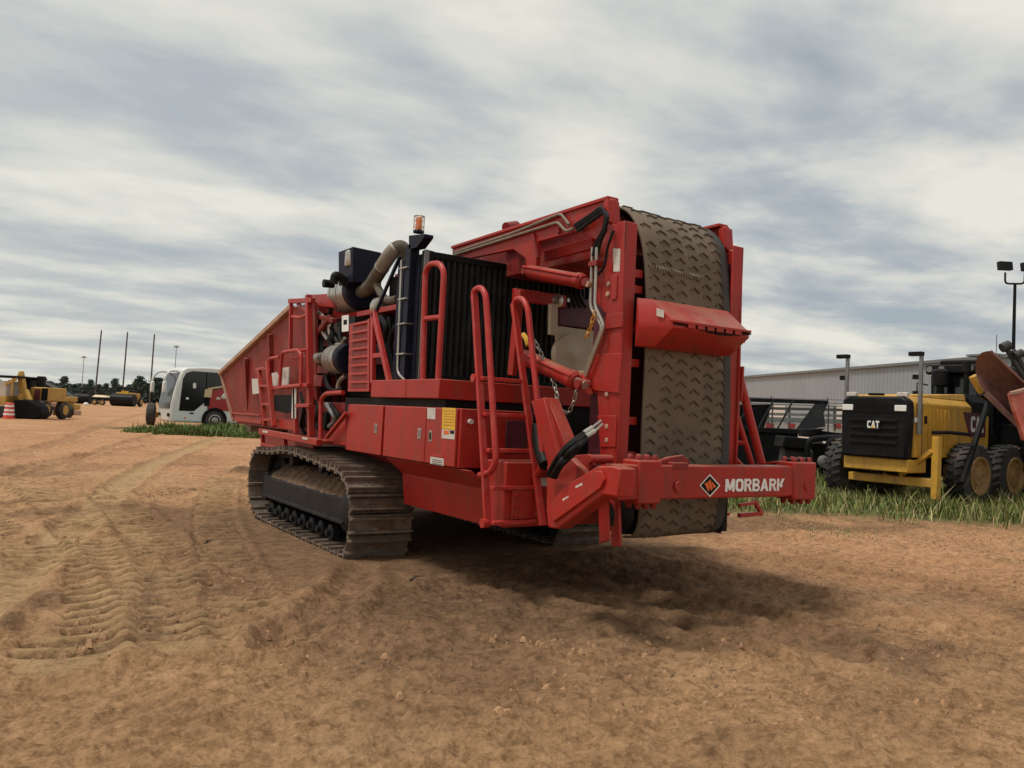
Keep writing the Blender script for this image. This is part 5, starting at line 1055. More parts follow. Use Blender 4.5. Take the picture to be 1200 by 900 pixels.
q = MB(); q.prism([V1(866, 545, .3), V1(930, 547, .3), V1(930, 559, .3), V1(866, 557, .3)], FW*.6); q.build('skid', 'black', rack)
q = MB(); q.prism([V1(845, 474, 1.0), V1(905, 474, 1.0), V1(895, 502, 1.0), V1(845, 502, 1.0)], FW*.05); q.build('side_mesh_panel', 'black', rack)
D2 = 23.5; so2 = dist(940, D2); swp = thing('drum_attachment', 'low black drum attachment with curved side arms beside the grader', 'attachment', so2, 0)
def V2(px, py, dd=0.0): return vd(px, py, D2+dd)-so2
q = MB(); q.prism([V2(919, 511), V2(949, 514), V2(948, 527), V2(917, 524)], FW*.8); q.build('hood', 'satin_black', swp, bevel=.03)
q = MB(); q.cyl(V2(916, 534, .4), V2(949, 537, .4), .27, 24); q.build('drum', 'tyre', swp)
q = MB(); q.prism([V2(948, 503, .4), V2(990, 508, .4), V2(990, 516, .4), V2(948, 512, .4)], FW*.9); q.build('deck_plate', 'satin_black', swp, bevel=.02)
q = MB(); q.prism([V2(949, 503, .3), V2(968, 502, .3), V2(950, 512, .3)], FW*.3); q.build('wedge_plate', 'satin_black', swp, bevel=.01)
for x_ in (0, 24):
    q = MB(); q.tube(smoothline([V2(990+x_*.3, 513, .1), V2(958+x_, 514, .05), V2(948+x_, 518, 0), V2(946+x_, 530, 0), V2(949+x_, 548, 0)]), .09, 10); q.build('curved_arm', 'satin_black', swp)
q = MB(); q.prism([V2(946, 520, .6), V2(992, 520, .6), V2(992, 562, .6), V2(946, 562, .6)], FW*.3); q.build('back_plate', 'black', swp, bevel=.03)
q = MB(); q.lathe(V2(966, 541, -.1), FW, [(-.05, .03), (0, .16), (.08, .18)], 16); q.build('hydraulic_motor', 'grey_metal', swp)
q = MB(); q.prism([V2(920, 540, .5), V2(946, 542, .5), V2(946, 563, .5), V2(920, 561, .5)], FW*.3); q.build('support_leg', 'black', swp)

# ---- white trailer behind, fence, warehouse
D3 = 48.0; to = dist(940, D3); trl = thing('parked_trailer', 'white flatbed trailer with red lamps parked behind the fence', 'trailer', to, 0)
def V3(px, py, dd=0.0): return vd(px, py, D3+dd)-to
q = MB(); q.prism([V3(885, 494), V3(1010, 500), V3(1010, 509), V3(885, 504)], FW*2.2); q.build('bed', 'white_worn', trl, bevel=.03)
for k in range(3):
    q = MB(); q.bar(V3(880, 478+k*6.5), V3(1010, 481+k*7), .12, .16 if k < 2 else .3); q.build('side_rail', 'grey_metal' if k else 'pole', trl)
for px in (884, 900, 925, 955, 978, 1000):
    q = MB(); q.bar(V3(px, 477), V3(px, 505), .1, .1); q.build('stake', 'pole', trl)
for px, w_ in ((898, 9), (925, 7), (980, 6)):
    q = MB(); q.prism([V3(px, 496, -.1), V3(px+w_, 496.5, -.1), V3(px+w_, 502, -.1), V3(px, 501.5, -.1)], FW*.05); q.build('red_lamp_panel', 'bus_red', trl)
for px in (905, 922, 975):
    q = MB(); c_ = V3(px, 0); q.lathe(Vector((c_.x, c_.y, .5)), FW, [(0, .3), (.05, .48), (.35, .48), (.4, .3)], 20); q.build('trailer_wheel', 'tyre', trl)
fence = thing('wire_fence', 'tall wire fence with angled barbed-wire arms in front of warehouse', 'fence', dist(960, 40), 0)
fo = dist(960, 40); zt = 3.05
fa, fb = dist(845, 42.5), dist(1290, 34); fd = (fb-fa); nP = int(fd.length/2.55)
for k in range(nP+1):
    p = fa+fd*(k/nP)-fo; q = MB(); q.cyl(p, p+Vector((0, 0, 2.75)), .035, 8); po_ = q.build('post', 'wire', fence)
    q = MB(); q.bar(p+Vector((0, 0, 2.74)), p+Vector((-.28, -.1, 3.12)), .03, .03); q.build('barb_arm', 'wire', po_)
for zz_ in (2.72, 2.85, 3.02, .15, 1.4):
    q = MB(); off_ = Vector((-.28, -.1, 0))*max(0, (zz_-2.74)/.38); q.cyl(fa-fo+off_+Vector((0, 0, zz_)), fb-fo+off_+Vector((0, 0, zz_)), .018 if zz_ < 2.8 else .012, 6); q.build('wire', 'wire', fence)
wa, wb = dist(770, 119), dist(1330, 45); wdv = (wb-wa); wl = wdv.length; wu = wdv.normalized(); wn = Vector((wu.y, -wu.x, 0))
if wn.dot(-wa) < 0: wn = -wn
ware = thing('warehouse', 'long low warehouse with pale grey ribbed metal walls behind the fence', 'warehouse', wa, 0)
q = MB(); nr_ = int(wl/.5); zW = 7.0                    # ribbed cladding: every rib is real relief
prof_ = []
for k in range(nr_):
    s0 = k*wl/nr_
    for ds, dp_ in ((0, 0), (.16, 0), (.20, .04), (.30, .04), (.34, 0)): prof_.append(wu*(s0+ds)+wn*dp_)
prof_.append(wu*wl)
for p_ in prof_: q.v += [(p_.x, p_.y, 1.1), (p_.x, p_.y, zW)]
q.f += [(2*i, 2*i+2, 2*i+3, 2*i+1) for i in range(len(prof_)-1)]
wall = q.build('wall', 'cladding', ware, smooth=0)
q = MB(); q.hexa([Vector((0, 0, 0))+wn*.12, wu*wl+wn*.12, wu*wl-wn*.1, -wn*.1], [wn*.12+Vector((0, 0, 1.1)), wu*wl+wn*.12+Vector((0, 0, 1.1)), wu*wl-wn*.1+Vector((0, 0, 1.1)), -wn*.1+Vector((0, 0, 1.1))]); q.build('plinth', 'white_worn', ware)
q = MB(); q.bar(Vector((0, 0, zW+.05))+wn*.12, wu*wl+Vector((0, 0, zW+.05))+wn*.12, .25, .22); q.build('eaves_gutter', 'roof', ware)
q = MB(); q.hexa([wn*.1+Vector((0, 0, zW+.1)), wu*wl+wn*.1+Vector((0, 0, zW+.1)), wu*wl-wn*22+Vector((0, 0, zW+.1)), -wn*22+Vector((0, 0, zW+.1))], [wn*.1+Vector((0, 0, zW+.12)), wu*wl+wn*.1+Vector((0, 0, zW+.12)), wu*wl-wn*22+Vector((0, 0, zW+1.0)), -wn*22+Vector((0, 0, zW+1.0))]); q.build('roof', 'roof', ware)
q = MB(); q.hexa([-wn*22, -wn*21.8, wu*wl-wn*21.8, wu*wl-wn*22], [-wn*22+Vector((0, 0, zW)), -wn*21.8+Vector((0, 0, zW)), wu*wl-wn*21.8+Vector((0, 0, zW)), wu*wl-wn*22+Vector((0, 0, zW))]); q.build('rear_wall', 'cladding', ware)
for s_ in (.25, .45, .62, .8):
    q = MB(); b_ = wu*wl*s_+wn*.10; q.hexa([b_, b_+wu*3.6, b_+wu*3.6+wn*.06, b_+wn*.06], [v_+Vector((0, 0, 3.8)) for v_ in (b_, b_+wu*3.6, b_+wu*3.6+wn*.06, b_+wn*.06)]); q.build('dock_door', 'white_worn', ware)

# ---- flood-light pole on the right
lp0 = dist(1187, 50); lamp = thing('floodlight_pole', 'tall thin black pole with two square floodlights on a U-shaped bracket', 'lamp pole', lp0)
zt_ = 11.15
MB().tube([(0, 0, 0), (0, 0, zt_)], .1, 10, rs=[.13, .085]).build('pole', 'black', lamp)
def LP(dx, dz, dy=0): return RT*dx+FW*dy+Vector((0, 0, zt_+dz))
MB().tube(fillet([LP(-.62, .65), LP(-.62, -.05), LP(.58, 0.0), LP(.60, .75)], .25), .06, 8).build('bracket', 'black', lamp)
for sx, s2 in ((-1, 1), (1, 1)):
    q = MB(); c_ = LP(sx*.65+(.15 if sx > 0 else 0), 1.05, 0); h_ = [RT*a_*.40+Vector((0, 0, b_*.27))+FW*(c2*.18+b_*.05) for a_ in (-1, 1) for b_ in (-1, 1) for c2 in (-1, 1)]
    q.hexa([c_+h_[i] for i in (0, 1, 5, 4)], [c_+h_[i] for i in (2, 3, 7, 6)]); q.build('floodlight', 'black', lamp, bevel=.03)

# ================================================================== left side
# ---- coach
bf, br, brot = frame_dir(-128)                            # its nose points left and a little towards us
bd = 43.0; corner = dist(208, bd-1.0); bo_ = corner+br*1.25*1
# local frame: y forward (nose), x right; the side we see is x = -1.25 (its left)
bo_ = corner + br*1.25
bus = thing('coach_bus', 'white coach bus with black windows and red side graphic parked behind grass', 'bus', bo_, brot)
def sidepoly(pts, x, th): return MB().prism([Vector((x, a_, b_)) for a_, b_ in pts], (th, 0, 0))
prof_b = [(0.15, .35), (.22, .9), (.20, 1.3), (.10, 1.9), (-.10, 2.75), (-.22, 3.08), (-.5, 3.24), (-1.4, 3.31), (-11.5, 3.30), (-11.8, 3.1), (-11.9, .6), (-11.7, .35)]
sidepoly(prof_b, -1.25, 2.5).build('body', 'bus', bus, bevel=.10, smooth=60)
def sidepoly2(pts, x, th): return sidepoly([(a_*.68 if a_ > -8 else a_, b_) for a_, b_ in pts], x, th)
q = MB(); ws = [(.25, 1.05), (.225, 1.35), (.125, 1.93), (-.075, 2.76), (-.12, 2.92)]
for (ya, za), (yb_, zb) in zip(ws[:-1], ws[1:]): q.hexa([(-1.0, ya, za), (1.0, ya, za), (1.0, ya-.05, za), (-1.0, ya-.05, za)], [(-1.0, yb_, zb), (1.0, yb_, zb), (1.0, yb_-.05, zb), (-1.0, yb_-.05, zb)])
q.build('windscreen', 'glass', bus)
sidepoly2([(-.40, 2.60), (-.62, 2.92), (-1.1, 3.04), (-11.2, 3.02), (-11.2, 2.0), (-2.2, 2.0), (-2.4, 1.6), (-1.35, .95), (-.25, .95)], -1.262, .02).build('side_glazing', 'glass', bus)
MB().box(-1.266, -1.256, -1.5, -1.45, 2.0, 3.02).build('glazing_bar', 'ink', bus)
sidepoly2([(-2.55, 2.05), (-4.2, 2.38), (-11.2, 2.40), (-11.2, 1.05), (-4.0, 1.02), (-2.35, 1.10), (-2.35, 1.55)], -1.275, .014).build('side_graphic', 'bus_red', bus)
sidepoly2([(-2.25, 2.10), (-2.6, 2.15), (-4.2, 2.40), (-11.2, 2.42), (-11.2, 2.50), (-4.2, 2.48), (-2.3, 2.20)], -1.280, .016).build('graphic_stripe', 'tan', bus)
sidepoly2([(-2.05, 1.72), (-2.1, 2.14), (-2.65, 2.14), (-2.6, 1.72)], -1.280, .016).build('graphic_tan_block', 'tan', bus)
sidepoly2([(-2.1, 1.25), (-2.1, 1.7), (-2.5, 1.7), (-2.5, 1.25)], -1.279, .014).build('graphic_dark_block', 'ink', bus)
text_mesh('side_number', '64', (-1.281, -2.30, 1.66), (0, -1, 0), (0, 0, 1), .50, .36, 'white', bus, (0, 0, 0), .004, .05, .15)
sidepoly2([(-3.0, 1.62), (-3.0, 1.75), (-3.3, 1.75), (-3.3, 1.62)], -1.281, .014).build('graphic_mark', 'white_worn', bus)
q = MB(); q.lathe((-1.30, -2.0, .52), (1, 0, 0), [(0, .66), (.08, .66)], 28); q.build('wheel_arch', 'ink', bus)
for yw in (-2.0, -9.2):
    q = MB(); q.lathe((-1.33, yw, .50), (1, 0, 0), [(0, .34), (.02, .48), (.06, .50), (.28, .50)], 28); ww = q.build('wheel', 'tyre', bus)
    q = MB(); q.lathe((-1.335, yw, .50), (-1, 0, 0), [(-.02, .32), (0, .32), (.01, .27), (-.03, .24), (.02, .10), (.05, .08)], 22); q.build('rim', 'steel', ww)
MB().box(-1.262, -1.25, -.92, -.72, .80, .88).build('marker_lamp', 'ink', bus); MB().box(-1.262, -1.25, -.55, -.45, .55, .62).build('side_marker', 'orange', bus)
MB().box(-1.268, -1.262, -.62, -.48, 1.55, 1.66).build('window_sticker', 'white', bus); MB().box(-1.268, -1.262, -.95, -.8, 2.15, 2.42).build('window_sticker', 'white', bus)
for sx in (-1, 1):
    q = MB(); q.tube(smoothline([(sx*1.0, -.35, 2.95), (sx*1.1, .25, 2.98), (sx*1.15, .55, 2.7), (sx*1.15, .6, 2.35)]), .06, 8); m_ = q.build('mirror_arm', 'bus', bus)
    MB().box(sx*1.15-.12, sx*1.15+.12, .5, .68, 1.85, 2.42).build('mirror', 'bus', m_, bevel=.05)
    MB().box(sx*.85-.16, sx*.85+.16, .22, .26, .62, .80).build('headlamp', 'glass', bus)

# ---- simple builders for the machines far off
def tyre_at(parent, p, R, wd, ax): q = MB(); q.lathe(Vector(p)-ax*wd/2, ax, [(0, R*.6), (.04, R*.93), (wd*.2, R), (wd*.8, R), (wd-.04, R*.93), (wd, R*.6)], 22); o = q.build('wheel', 'tyre', parent); q = MB(); q.lathe(Vector(p)-ax*(wd/2+.01), ax, [(0, R*.2), (.0, R*.55), (wd+.02, R*.55), (wd+.02, R*.2)], 18); q.build('rim', 'yellow_far', o); return o
def rig(name, label, cat, px, depth, group=None): return thing(name, label, cat, dist(px, depth), math.atan2(-FW.x, FW.y), group)   # local x = picture right, y = away, z = up
# half-hidden machine with a big tyre beside the coach
t = rig('backhoe', 'yellow backhoe with large dark tyre half hidden by the coach', 'backhoe', 186, 46)
tyre_at(t, (-.30, 0, .62), .62, .5, Vector((.93, .36, 0)).normalized())
for a_, b_ in (((.15, .2, .5), (.25, .2, 2.4)), ((.25, .2, 2.35), (.75, .2, 2.6)), ((.5, .2, .5), (.55, .2, 2.2))): MB().bar(a_, b_, .16, .2).build('boom', 'yellow_far', t, bevel=.02)
MB().box(-.1, 1.6, .1, 1.2, .45, .75).build('frame', 'yellow_far', t, bevel=.03); MB().box(.3, 1.8, .3, 1.6, .75, 2.3).build('cab', 'satin_black', t, bevel=.05)
MB().tube(fillet([(.05, .1, 1.6), (.1, .1, 2.5), (.8, .1, 2.65)], .4), .05, 8).build('cab_rail', 'black', t)

# yellow loader with a big black bucket
t = rig('front_loader', 'yellow loader with wide black bucket resting on the ground', 'loader', 38, 47)
MB().prism([(-.85, -.9, .03), (1.05, -.9, .03), (1.18, -.9, .35), (1.08, -.9, .75), (.35, -.9, 1.12), (-.45, -.9, 1.02), (-.95, -.9, .6)], (0, .9, 0)).build('bucket', 'ink', t, bevel=.06)
MB().box(-.25, .75, .3, 2.4, 1.05, 1.85).build('hood', 'yellow_far', t, bevel=.06); MB().box(.45, .80, .25, .3, 1.1, 1.8).build('grille', 'ink', t); MB().box(.05, .35, .24, .30, 1.1, 1.75).build('radiator_door', 'plum', t)
for a_, b_ in (((-.55, -.2, 2.55), (-.15, -.3, 1.1)), ((-.55, -.1, 2.55), (-1.0, .5, 2.5)), ((-.1, -.4, 1.6), (.3, -.6, 1.0))): MB().bar(a_, b_, .24, .34).build('boom', 'yellow_far', t, bevel=.03)
MB().lathe((-.25, -.5, 1.25), (0, 1, 0), [(0, .2), (.3, .2)], 16).build('boom_pivot', 'yellow_far', t)
MB().box(-.9, -.45, .6, 1.8, 1.2, 2.3).build('cab', 'satin_black', t, bevel=.05); MB().box(-1.6, -.2, .5, 1.9, 2.3, 2.42).build('cab_roof', 'black', t, bevel=.03)
MB().box(-.2, .2, .8, 1.1, 1.85, 2.5).build('exhaust_stack', 'black', t, bevel=.03)
for x_ in (-.7, .55):
    for y_ in (.4, 2.4): tyre_at(t, (x_, y_, .55), .55, .4, Vector((1, 0, 0)))
# its neighbour at the edge of the picture
t = rig('crawler_loader', 'yellow tracked machine with white cab door and dark flat roof', 'loader', 0, 46)
MB().box(-1.6, .45, 0, 1.6, .75, 1.25).build('body', 'yellow_far', t, bevel=.05); MB().box(-1.6, -.05, .1, 1.5, 1.25, 2.0).build('engine_cover', 'yellow_far', t, bevel=.05)
MB().box(-.02, .38, .05, 1.4, 1.25, 2.1).build('cab', 'white_worn', t, bevel=.03); MB().box(-1.6, .95, -.1, 1.7, 2.30, 2.42).build('canopy', 'black', t, bevel=.02)
for x_ in (-1.4, .75): MB().bar((x_, 0, 1.3), (x_, 0, 2.3), .08, .08).build('canopy_post', 'yellow_far', t)
MB().bar((.35, 0, 1.9), (.95, 0, 2.25), .12, .14).build('lift_arm', 'yellow_far', t); MB().prism([(-1.7, -.1, .05), (.4, -.1, .05), (.55, -.1, .35), (.4, -.1, .7), (-1.7, -.1, .7)], (0, .5, 0)).build('crawler', 'tyre', t, bevel=.08)
# striped barrel
t = rig('traffic_barrel', 'orange traffic barrel with white bands beside the black bucket', 'barrel', 14, 45.5)
q = MB(); q.lathe((0, 0, 0), (0, 0, 1), [(0, .34), (.06, .34), (.07, .28), (.3, .275), (.32, .25), (.55, .245), (.57, .225), (.86, .215), (.9, .16)], 20); q.build('body', 'barrel', t)
for z_, r_ in ((.20, .279), (.42, .252), (.66, .226)): MB().lathe((0, 0, z_), (0, 0, 1), [(0, r_+.004), (.11, r_)], 20).build('band', 'white', t)
# dusty yellow machine with raised black ramp
t = rig('scraper_unit', 'dusty tan yellow scraper under a dark sloping ramp', 'scraper', 74, 52)
random.seed(3)
for k in range(16):
    x_, z_ = random.uniform(-.9, .9), random.uniform(.35, 1.35); MB().box(x_-.22, x_+.24, random.uniform(-.3, .2), .8, max(.1, z_-.25), z_+.15*(1-abs(x_))).build('machine_block', 'yellow_far' if k % 3 else 'lip', t, bevel=.05)
for x_ in (-.8, .55): tyre_at(t, (x_, -.2, .42), .42, .35, Vector((.3, .95, 0)).normalized())
t2 = rig('screening_conveyor', 'dark sloping conveyor ramp behind the dusty scraper', 'conveyor', 70, 60)
MB().bar((-1.2, 0, 2.35), (1.3, 0, 1.25), .9, .16).build('ramp', 'satin_black', t2); MB().bar((-1.2, -.45, 2.45), (1.3, -.45, 1.33), .06, .10).build('ramp_edge', 'grey_metal', t2)
for x_ in (-1.0, .2, 1.1): MB().bar((x_, 0, 0), (x_, 0, 2.2-.45*(x_+1)), .12, .12).build('leg', 'satin_black', t2)
MB().box(-1.7, -.5, .2, 1.4, .3, 1.7).build('hopper', 'navy', t2, bevel=.05)
# far row at the tree line
def far_roller(px, depth, label, w_, h_, badge):
    t = rig('compactor', label, 'compactor', px, depth, None); R = h_*.32
    MB().lathe((-w_/2, -.4, R), (1, 0, 0), [(0, R*.9), (.1, R), (w_-.1, R), (w_, R*.9)], 24).build('drum', 'satin_black', t); MB().box(-w_*.40, w_*.40, -.1, 2.2, .7, h_*.72).build('body', 'yellow_far' if badge else 'satin_black', t, bevel=.1)
    MB().box(-w_*.16, w_*.16, -.14, -.1, h_*.55, h_*.80).build('badge_panel', 'yellow_lab' if badge else 'black', t); MB().box(-w_*.42, w_*.42, .5, 2.0, h_*.9, h_).build('canopy', 'black', t, bevel=.05)
    for sx in (-1, 1): MB().bar((sx*w_*.38, .6, h_*.7), (sx*w_*.38, .6, h_*.92), .12, .12).build('canopy_post', 'black', t)
    for sx in (-1, 1): tyre_at(t, (sx*w_*.40, 2.2, .75), .75, .45, Vector((1, 0, 0)))
    return t
far_roller(148, 128, 'dark roller with yellow badge panel parked under the treeline', 3.6, 3.0, True)
far_roller(101, 135, 'dark machine with flat pale canopy parked under the treeline', 2.6, 2.7, False)
t = rig('dump_trailer', 'low trailer heaped with tan soil parked under the treeline', 'trailer', 118, 128)
MB().hexa([(-1.1, 0, .7), (1.1, 0, .7), (1.1, 2, .7), (-1.1, 2, .7)], [(-1.3, -.1, 1.25), (1.3, -.1, 1.25), (1.3, 2.1, 1.25), (-1.3, 2.1, 1.25)]).build('box', 'satin_black', t); MB().hexa([(-1.25, 0, 1.2), (1.25, 0, 1.2), (1.25, 2, 1.2), (-1.25, 2, 1.2)], [(-.9, .5, 1.6), (.8, .5, 1.55), (.8, 1.5, 1.55), (-.9, 1.5, 1.6)]).build('load', 'tan', t)
for x_ in (-.6, .6): tyre_at(t, (x_, -.1, .45), .45, .3, Vector((0, 1, 0)))
t = rig('white_bag', 'small white bag on the bare soil beside the low trailer', 'bag', 103, 118); MB().lathe((0, 0, 0), (0, 0, 1), [(0, .3), (.15, .36), (.35, .28), (.42, .1)], 12).build('sack', 'white', t)

# ---- poles and masts
for px, lean, lab_ in ((112.5, .45, 'bare leaning utility pole beside the thin light mast'), (144.5, .25, 'bare utility pole rising behind the dark roller'), (177, .12, 'bare utility pole rising above the taller pines near the coach')):
    p0 = dist(px, 150); t = tag(MB().tube([(0, 0, 0), RT*lean+Vector((0, 0, 14.0-.004*px))], .12, 8, rs=[.15, .12]).build('utility_pole', 'pole', loc=p0), lab_, 'pole', 'bare poles at the far side of the yard')
for px, zt2, d_, lab_ in ((97, 10.2, 190, 'thin light mast with round lamp ring left of the bare poles'), (204.5, 12.4, 170, 'thin light mast with round lamp ring rising behind the coach')):
    t = thing('light_mast', lab_, 'light mast', dist(px, d_), 0, 'light masts at the far side of the yard')
    MB().tube([(0, 0, 0), (0, 0, zt2)], .06, 8, rs=[.09, .06]).build('mast', 'grey_metal', t)
    q = MB(); q.lathe((0, 0, zt2), (0, 0, 1), [(-.1, .5), (0, .55), (.12, .5), (.3, .1)], 16); q.build('lamp_ring', 'grey_metal', t)

# ---- trees along the far edge
def crown_mesh(h, wd, n, seed, conif):
    r = np.random.default_rng(seed); q = MB()
    nc = 14; cz = r.uniform(.22, 1.0, nc); ca = r.uniform(0, 6.28, nc)
    env = (lambda z: (1-z)**.75*1.05+.08) if conif else (lambda z: max(.12, math.sin(min(1, (z-.1)/.9)*math.pi)**.6))
    cl = [(math.cos(a)*wd*.5*env(z)*.75, math.sin(a)*wd*.5*env(z)*.75, z*h) for z, a in zip(cz, ca)]
    for i in range(n):
        c_ = cl[r.integers(nc)]; rr = wd*.17*(1.25-c_[2]/h*.6); p = Vector((c_[0]+r.normal(0, rr), c_[1]+r.normal(0, rr), min(h*1.02, max(h*.12, c_[2]+r.normal(0, rr*.8)))))
        s_ = wd*r.uniform(.045, .10); u = Vector(r.normal(0, 1, 3)).normalized(); v = u.cross(Vector(r.normal(0, 1, 3))).normalized()
        q.add([p-u*s_, p+u*s_*.8+v*s_*.3, p+v*s_*1.1, p-v*s_*.6-u*s_*.3], [(0, 3, 1, 2)])
    return q
trees = []
for i, (h, wd, cf) in enumerate(((8.5, 4.2, True), (7.5, 5.5, False), (10, 4.6, True), (6.5, 6.0, False))):
    tr = thing('pine_tree' if cf else 'leafy_tree', 'x', 'tree'); q = MB(); q.tube([(0, 0, 0), (.1, .05, h*.45), (.0, .1, h*.93)], .15, 7, rs=[.2, .13, .04])
    for k in range(5): a = k*1.3; q.tube([(.05, .05, h*(.3+.1*k)), (math.cos(a)*wd*.3, math.sin(a)*wd*.3, h*(.36+.11*k))], .05, 5, rs=[.06, .02])
    q.build('trunk', 'bark', tr); crown_mesh(h, wd, 1100, 40+i, cf).build('crown', 'leaf', tr, smooth=0); trees.append([tr, cf, False])
def plant(i, px, d_, sc, label, group):
    tr, cf, used = trees[i]
    if not used: o = tr; trees[i][2] = True
    else: o = copy_tree(tr)
    o['label'] = label; o['group'] = group; o.location = dist(px, d_); o.rotation_euler = (0, 0, random.uniform(0, 6)); o.scale = (sc*random.uniform(.9, 1.15),)*2+(sc,)
random.seed(12)
for k in range(100):
    px = -75+k*4.0+random.uniform(-3, 3); i = random.choice((0, 1, 1, 3, 3, 2)); cf = trees[i][1]; d_ = random.uniform(230, 300)
    plant(i, px, d_, random.uniform(.42, .68), 'conical dark pine in the low far treeline' if cf else 'rounded dark tree in the low far treeline', 'pines in the far treeline' if cf else 'rounded trees in the far treeline')
for k in range(70):
    px = -75+k*5.6+random.uniform(-3, 3); plant(random.choice((1, 3)), px, random.uniform(300, 330), random.uniform(.62, .78), 'rounded dark tree in the low far treeline', 'rounded trees in the far treeline')
for px, i, sc in ((161, 2, .55), (166, 0, .72), (172, 1, .62), (183, 2, .60), (188, 0, .70), (178, 3, .6), (155, 3, .5), (193, 1, .66), (169, 3, .62)):
    cf = trees[i][1]; plant(i, px, 185, sc, 'tall pine of the nearer clump between roller and coach' if cf else 'bushy tree of the nearer clump between roller and coach', 'nearer pines by the coach' if cf else 'nearer bushy trees by the coach')

# ================================================================== grass, clods, twigs
def hgt(x, y): return ground_height(np.asarray(x, float), np.asarray(y, float))[0]
def grass_object(name, label, P, hmin, hmax, wd, mats, seed):
    r = np.random.default_rng(seed); n = len(P); x, y = P[:, 0], P[:, 1]; z = hgt(x, y)-.01
    h = r.uniform(hmin, hmax, n)*r.uniform(.45, 1, n)*np.clip(.75+2.2*fbm(x, y, .9, 3, seed), .3, 1.5); a = r.uniform(0, 6.283, n); b = a+r.uniform(-.6, .6, n); ln = h*r.uniform(.12, .95, n); w_ = wd*r.uniform(.6, 1.4, n)
    sx, sy = -np.sin(a)*w_, np.cos(a)*w_; dx, dy = np.cos(b)*ln, np.sin(b)*ln
    V = np.empty((n, 5, 3)); V[:, 0] = np.stack([x-sx, y-sy, z], 1); V[:, 1] = np.stack([x+sx, y+sy, z], 1)
    V[:, 2] = np.stack([x-sx*.7+dx*.35, y-sy*.7+dy*.35, z+h*.55], 1); V[:, 3] = np.stack([x+sx*.7+dx*.35, y+sy*.7+dy*.35, z+h*.55], 1); V[:, 4] = np.stack([x+dx, y+dy, z+h*.95], 1)
    k = np.arange(n)*5; F = []
    me = bpy.data.meshes.new(name); me.vertices.add(n*5); me.vertices.foreach_set('co', V.ravel())
    quads = np.stack([k, k+1, k+3, k+2], 1); tris = np.stack([k+2, k+3, k+4], 1)
    me.loops.add(n*7); me.loops.foreach_set('vertex_index', np.concatenate([quads.ravel(), tris.ravel()]).astype(np.int32)); me.polygons.add(2*n)
    me.polygons.foreach_set('loop_start', np.concatenate([np.arange(n)*4, n*4+np.arange(n)*3]).astype(np.int32))
    mi = r.choice(len(mats), n, p=[.42, .30, .28]).astype(np.int32); me.polygons.foreach_set('material_index', np.concatenate([mi, mi]))
    for m_ in mats: me.materials.append(m_)
    me.update(calc_edges=True); o = bpy.data.objects.new(name, me); col.objects.link(o); tag(o, label, 'grass', kind='stuff'); return o
def gmat(n, c_): return material(n, c_, .7, var=.3, vscale=.8, spec=.2)
GM = [gmat('grass_green', (.12, .165, .040)), gmat('grass_light', (.22, .25, .070)), gmat('grass_dry', (.42, .34, .17))]
GM2 = [gmat('grass_green_far', (.085, .135, .032)), gmat('grass_light_far', (.13, .19, .05)), gmat('grass_dry_far', (.16, .16, .06))]
r = np.random.default_rng(5)
def scatter(n, e1a, e1b, e2a, e2b, dens):
    e1 = r.uniform(e1a, e1b, n); e2 = r.uniform(e2a, e2b, n); x = RT.x*e1+FW.x*e2; y = RT.y*e1+FW.y*e2; k = r.uniform(0, 1, n) < dens(e1, e2, x, y); return np.stack([x[k], y[k]], 1)
def dens_r(e1, e2, x, y):
    edge = sm(-1.4, 2.0, (e2-(14.9-.13*(e1-6)))+3.4*fbm(x, y, .8, 4, 14))**1.6; return edge*sm(2.6, 4.4, e1-.12*(e2-15))*(.25+.75*sm(-.12, .12, fbm(x, y, .9, 3, 33)))
grass_object('tall_grass', 'tall green and straw grass growing round the grader', np.vstack([scatter(60000, 4, 17, 13.2, 22, dens_r), scatter(26000, 5, 26, 20, 40, dens_r)]), .16, .62, .011, GM, 21)
def dens_s(e1, e2, x, y): return .8*sm(.10, .26, fbm(x, y, .8, 3, 44))*sm(0, 2, e1)
grass_object('sparse_grass', 'sparse short grass tufts sprouting from the sandy soil', scatter(26000, 1.5, 15, 8.5, 16, dens_s), .03, .12, .007, GM, 22)
bc_ = G(240, 507); bl_ = G(240, 516)
def dens_b(e1, e2, x, y): return sm(0, .5, e2-(35.2+.03*(e1+15)+.9*fbm(x, y, .7, 2, 3)))*sm(-17.3, -16.3, e1+1.0*fbm(x, y, .9, 2, 4))
grass_object('verge_grass', 'strip of lush green grass in front of the coach', scatter(42000, -20, -7, 34.5, 43, dens_b), .18, .60, .028, GM2, 23)

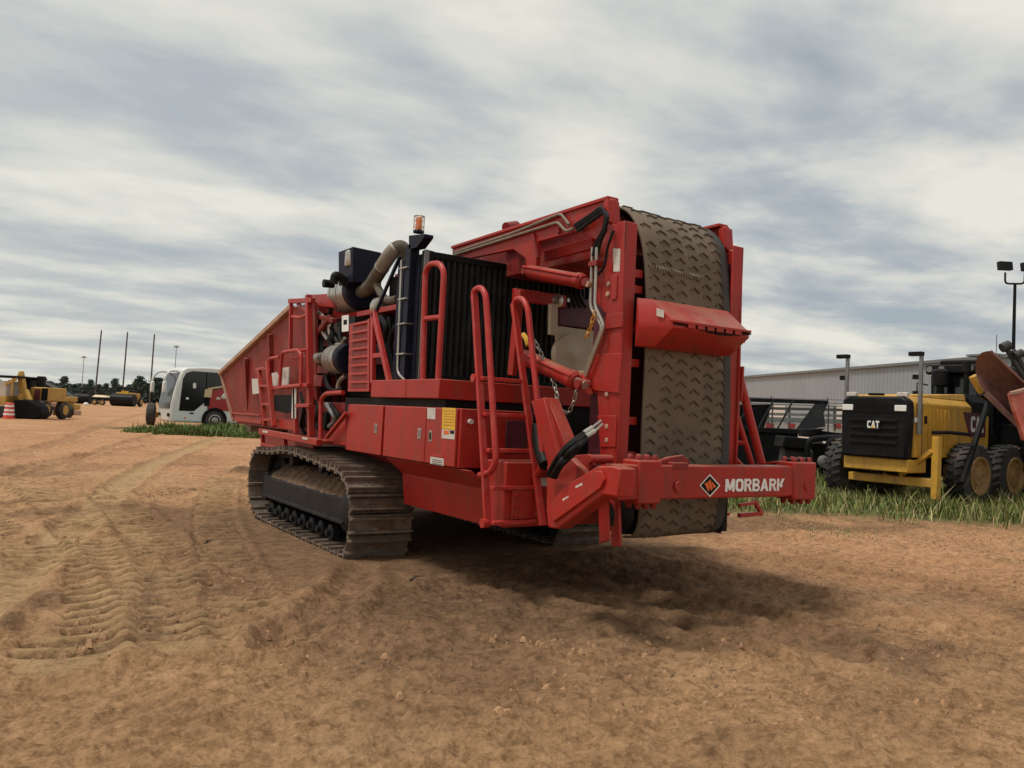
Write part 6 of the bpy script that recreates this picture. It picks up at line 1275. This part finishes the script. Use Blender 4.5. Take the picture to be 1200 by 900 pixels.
# clods of soil
def clods(n):
    q = MB(); rr = np.random.default_rng(9)
    e1 = rr.uniform(-6, 8, n); e2 = rr.uniform(4.2, 15, n)**1.0; X_ = RT.x*e1+FW.x*e2; Y_ = RT.y*e1+FW.y*e2; keep = (fbm(X_, Y_, .7, 3, 50)+.35*fbm(X_, Y_, 3.5, 2, 51) > .03); Z_ = hgt(X_, Y_)
    for x, y, z, k in zip(X_, Y_, Z_, keep):
        if not k or (2.9 < x < 7.1 and 7.3 < y < 11.8): continue
        s_ = .005+.022*rr.random()**4; v = [Vector((math.cos(a), math.sin(a), 0))*s_*rr.uniform(.7, 1.4) for a in np.linspace(0, 6.28, 6)[:-1]]
        b0 = len(q.v); q.v += [tuple(Vector((x, y, z-.01))+p*1.1) for p in v]+[tuple(Vector((x, y, z+s_*rr.uniform(.5, .9)))+p*.55) for p in v]+[(x, y, z+s_*.95)]
        for j in range(5): q.f += [(b0+j, b0+(j+1) % 5, b0+5+(j+1) % 5, b0+5+j), (b0+5+j, b0+5+(j+1) % 5, b0+10)]
    return q
M['crumb'] = material('soil_crumbs', (.36, .205, .108), .95, var=.5, vscale=9)
tag(clods(26000).build('soil_clods', 'crumb', smooth=0), 'crumbs of brown soil scattered over the yard', 'soil', kind='stuff')
for i, (px, py, ln, ang, lab_) in enumerate(((481, 685, .16, .5, 'short dark twig on the churned soil'), (240, 636, .22, 1.2, 'dark twig among the tyre prints'), (232, 578, .25, 2.0, 'dark root fragment by the worn wheel path'))):
    p = G(px, py); z = float(hgt(p.x, p.y)); d_ = Vector((math.cos(ang), math.sin(ang), .12)); q = MB()
    q.tube([(0, 0, .012), d_*ln*.4+Vector((.01, .01, .02)), d_*ln+Vector((0, .02, .005))], .012, 6, rs=[.014, .011, .005]); q.tube([d_*ln*.4+Vector((.01, .01, .02)), d_*ln*.6+Vector((.05, -.05, .03))], .006, 5)
    tag(q.build('twig', 'bark', loc=(p.x, p.y, z)), lab_, 'twig')

rr = np.random.default_rng(15); q = MB()
for _ in range(5000):
    e1, e2 = rr.uniform(-4.5, 9), 4.3+11*rr.random()**1.3; x, y = RT.x*e1+FW.x*e2, RT.y*e1+FW.y*e2
    if vnoise(np.array([x*.8]), np.array([y*.8]), 88)[0] < .62: continue
    z = float(hgt(x, y)); a = rr.uniform(0, 6.28); ln = .008+.05*rr.random()**2.5; d_ = Vector((math.cos(a), math.sin(a), rr.uniform(-.1, .35)))*ln; s_ = Vector((-math.sin(a), math.cos(a), 0))*rr.uniform(.002, .006); p = Vector((x, y, z+.001))
    q.add([p-d_-s_, p+d_-s_, p+d_+s_, p-d_+s_, p-d_*.6+Vector((0, 0, .006)), p+d_*.6+Vector((0, 0, .006))], [(0, 1, 5, 4), (2, 3, 4, 5), (0, 4, 3), (1, 2, 5)])
M['chip'] = material('wood_chips', (.19, .125, .075), .9, var=.6, vscale=14)
tag(q.build('wood_chips', 'chip', smooth=0), 'fine wood chips and straw scattered on the soil', 'wood chips', kind='stuff')
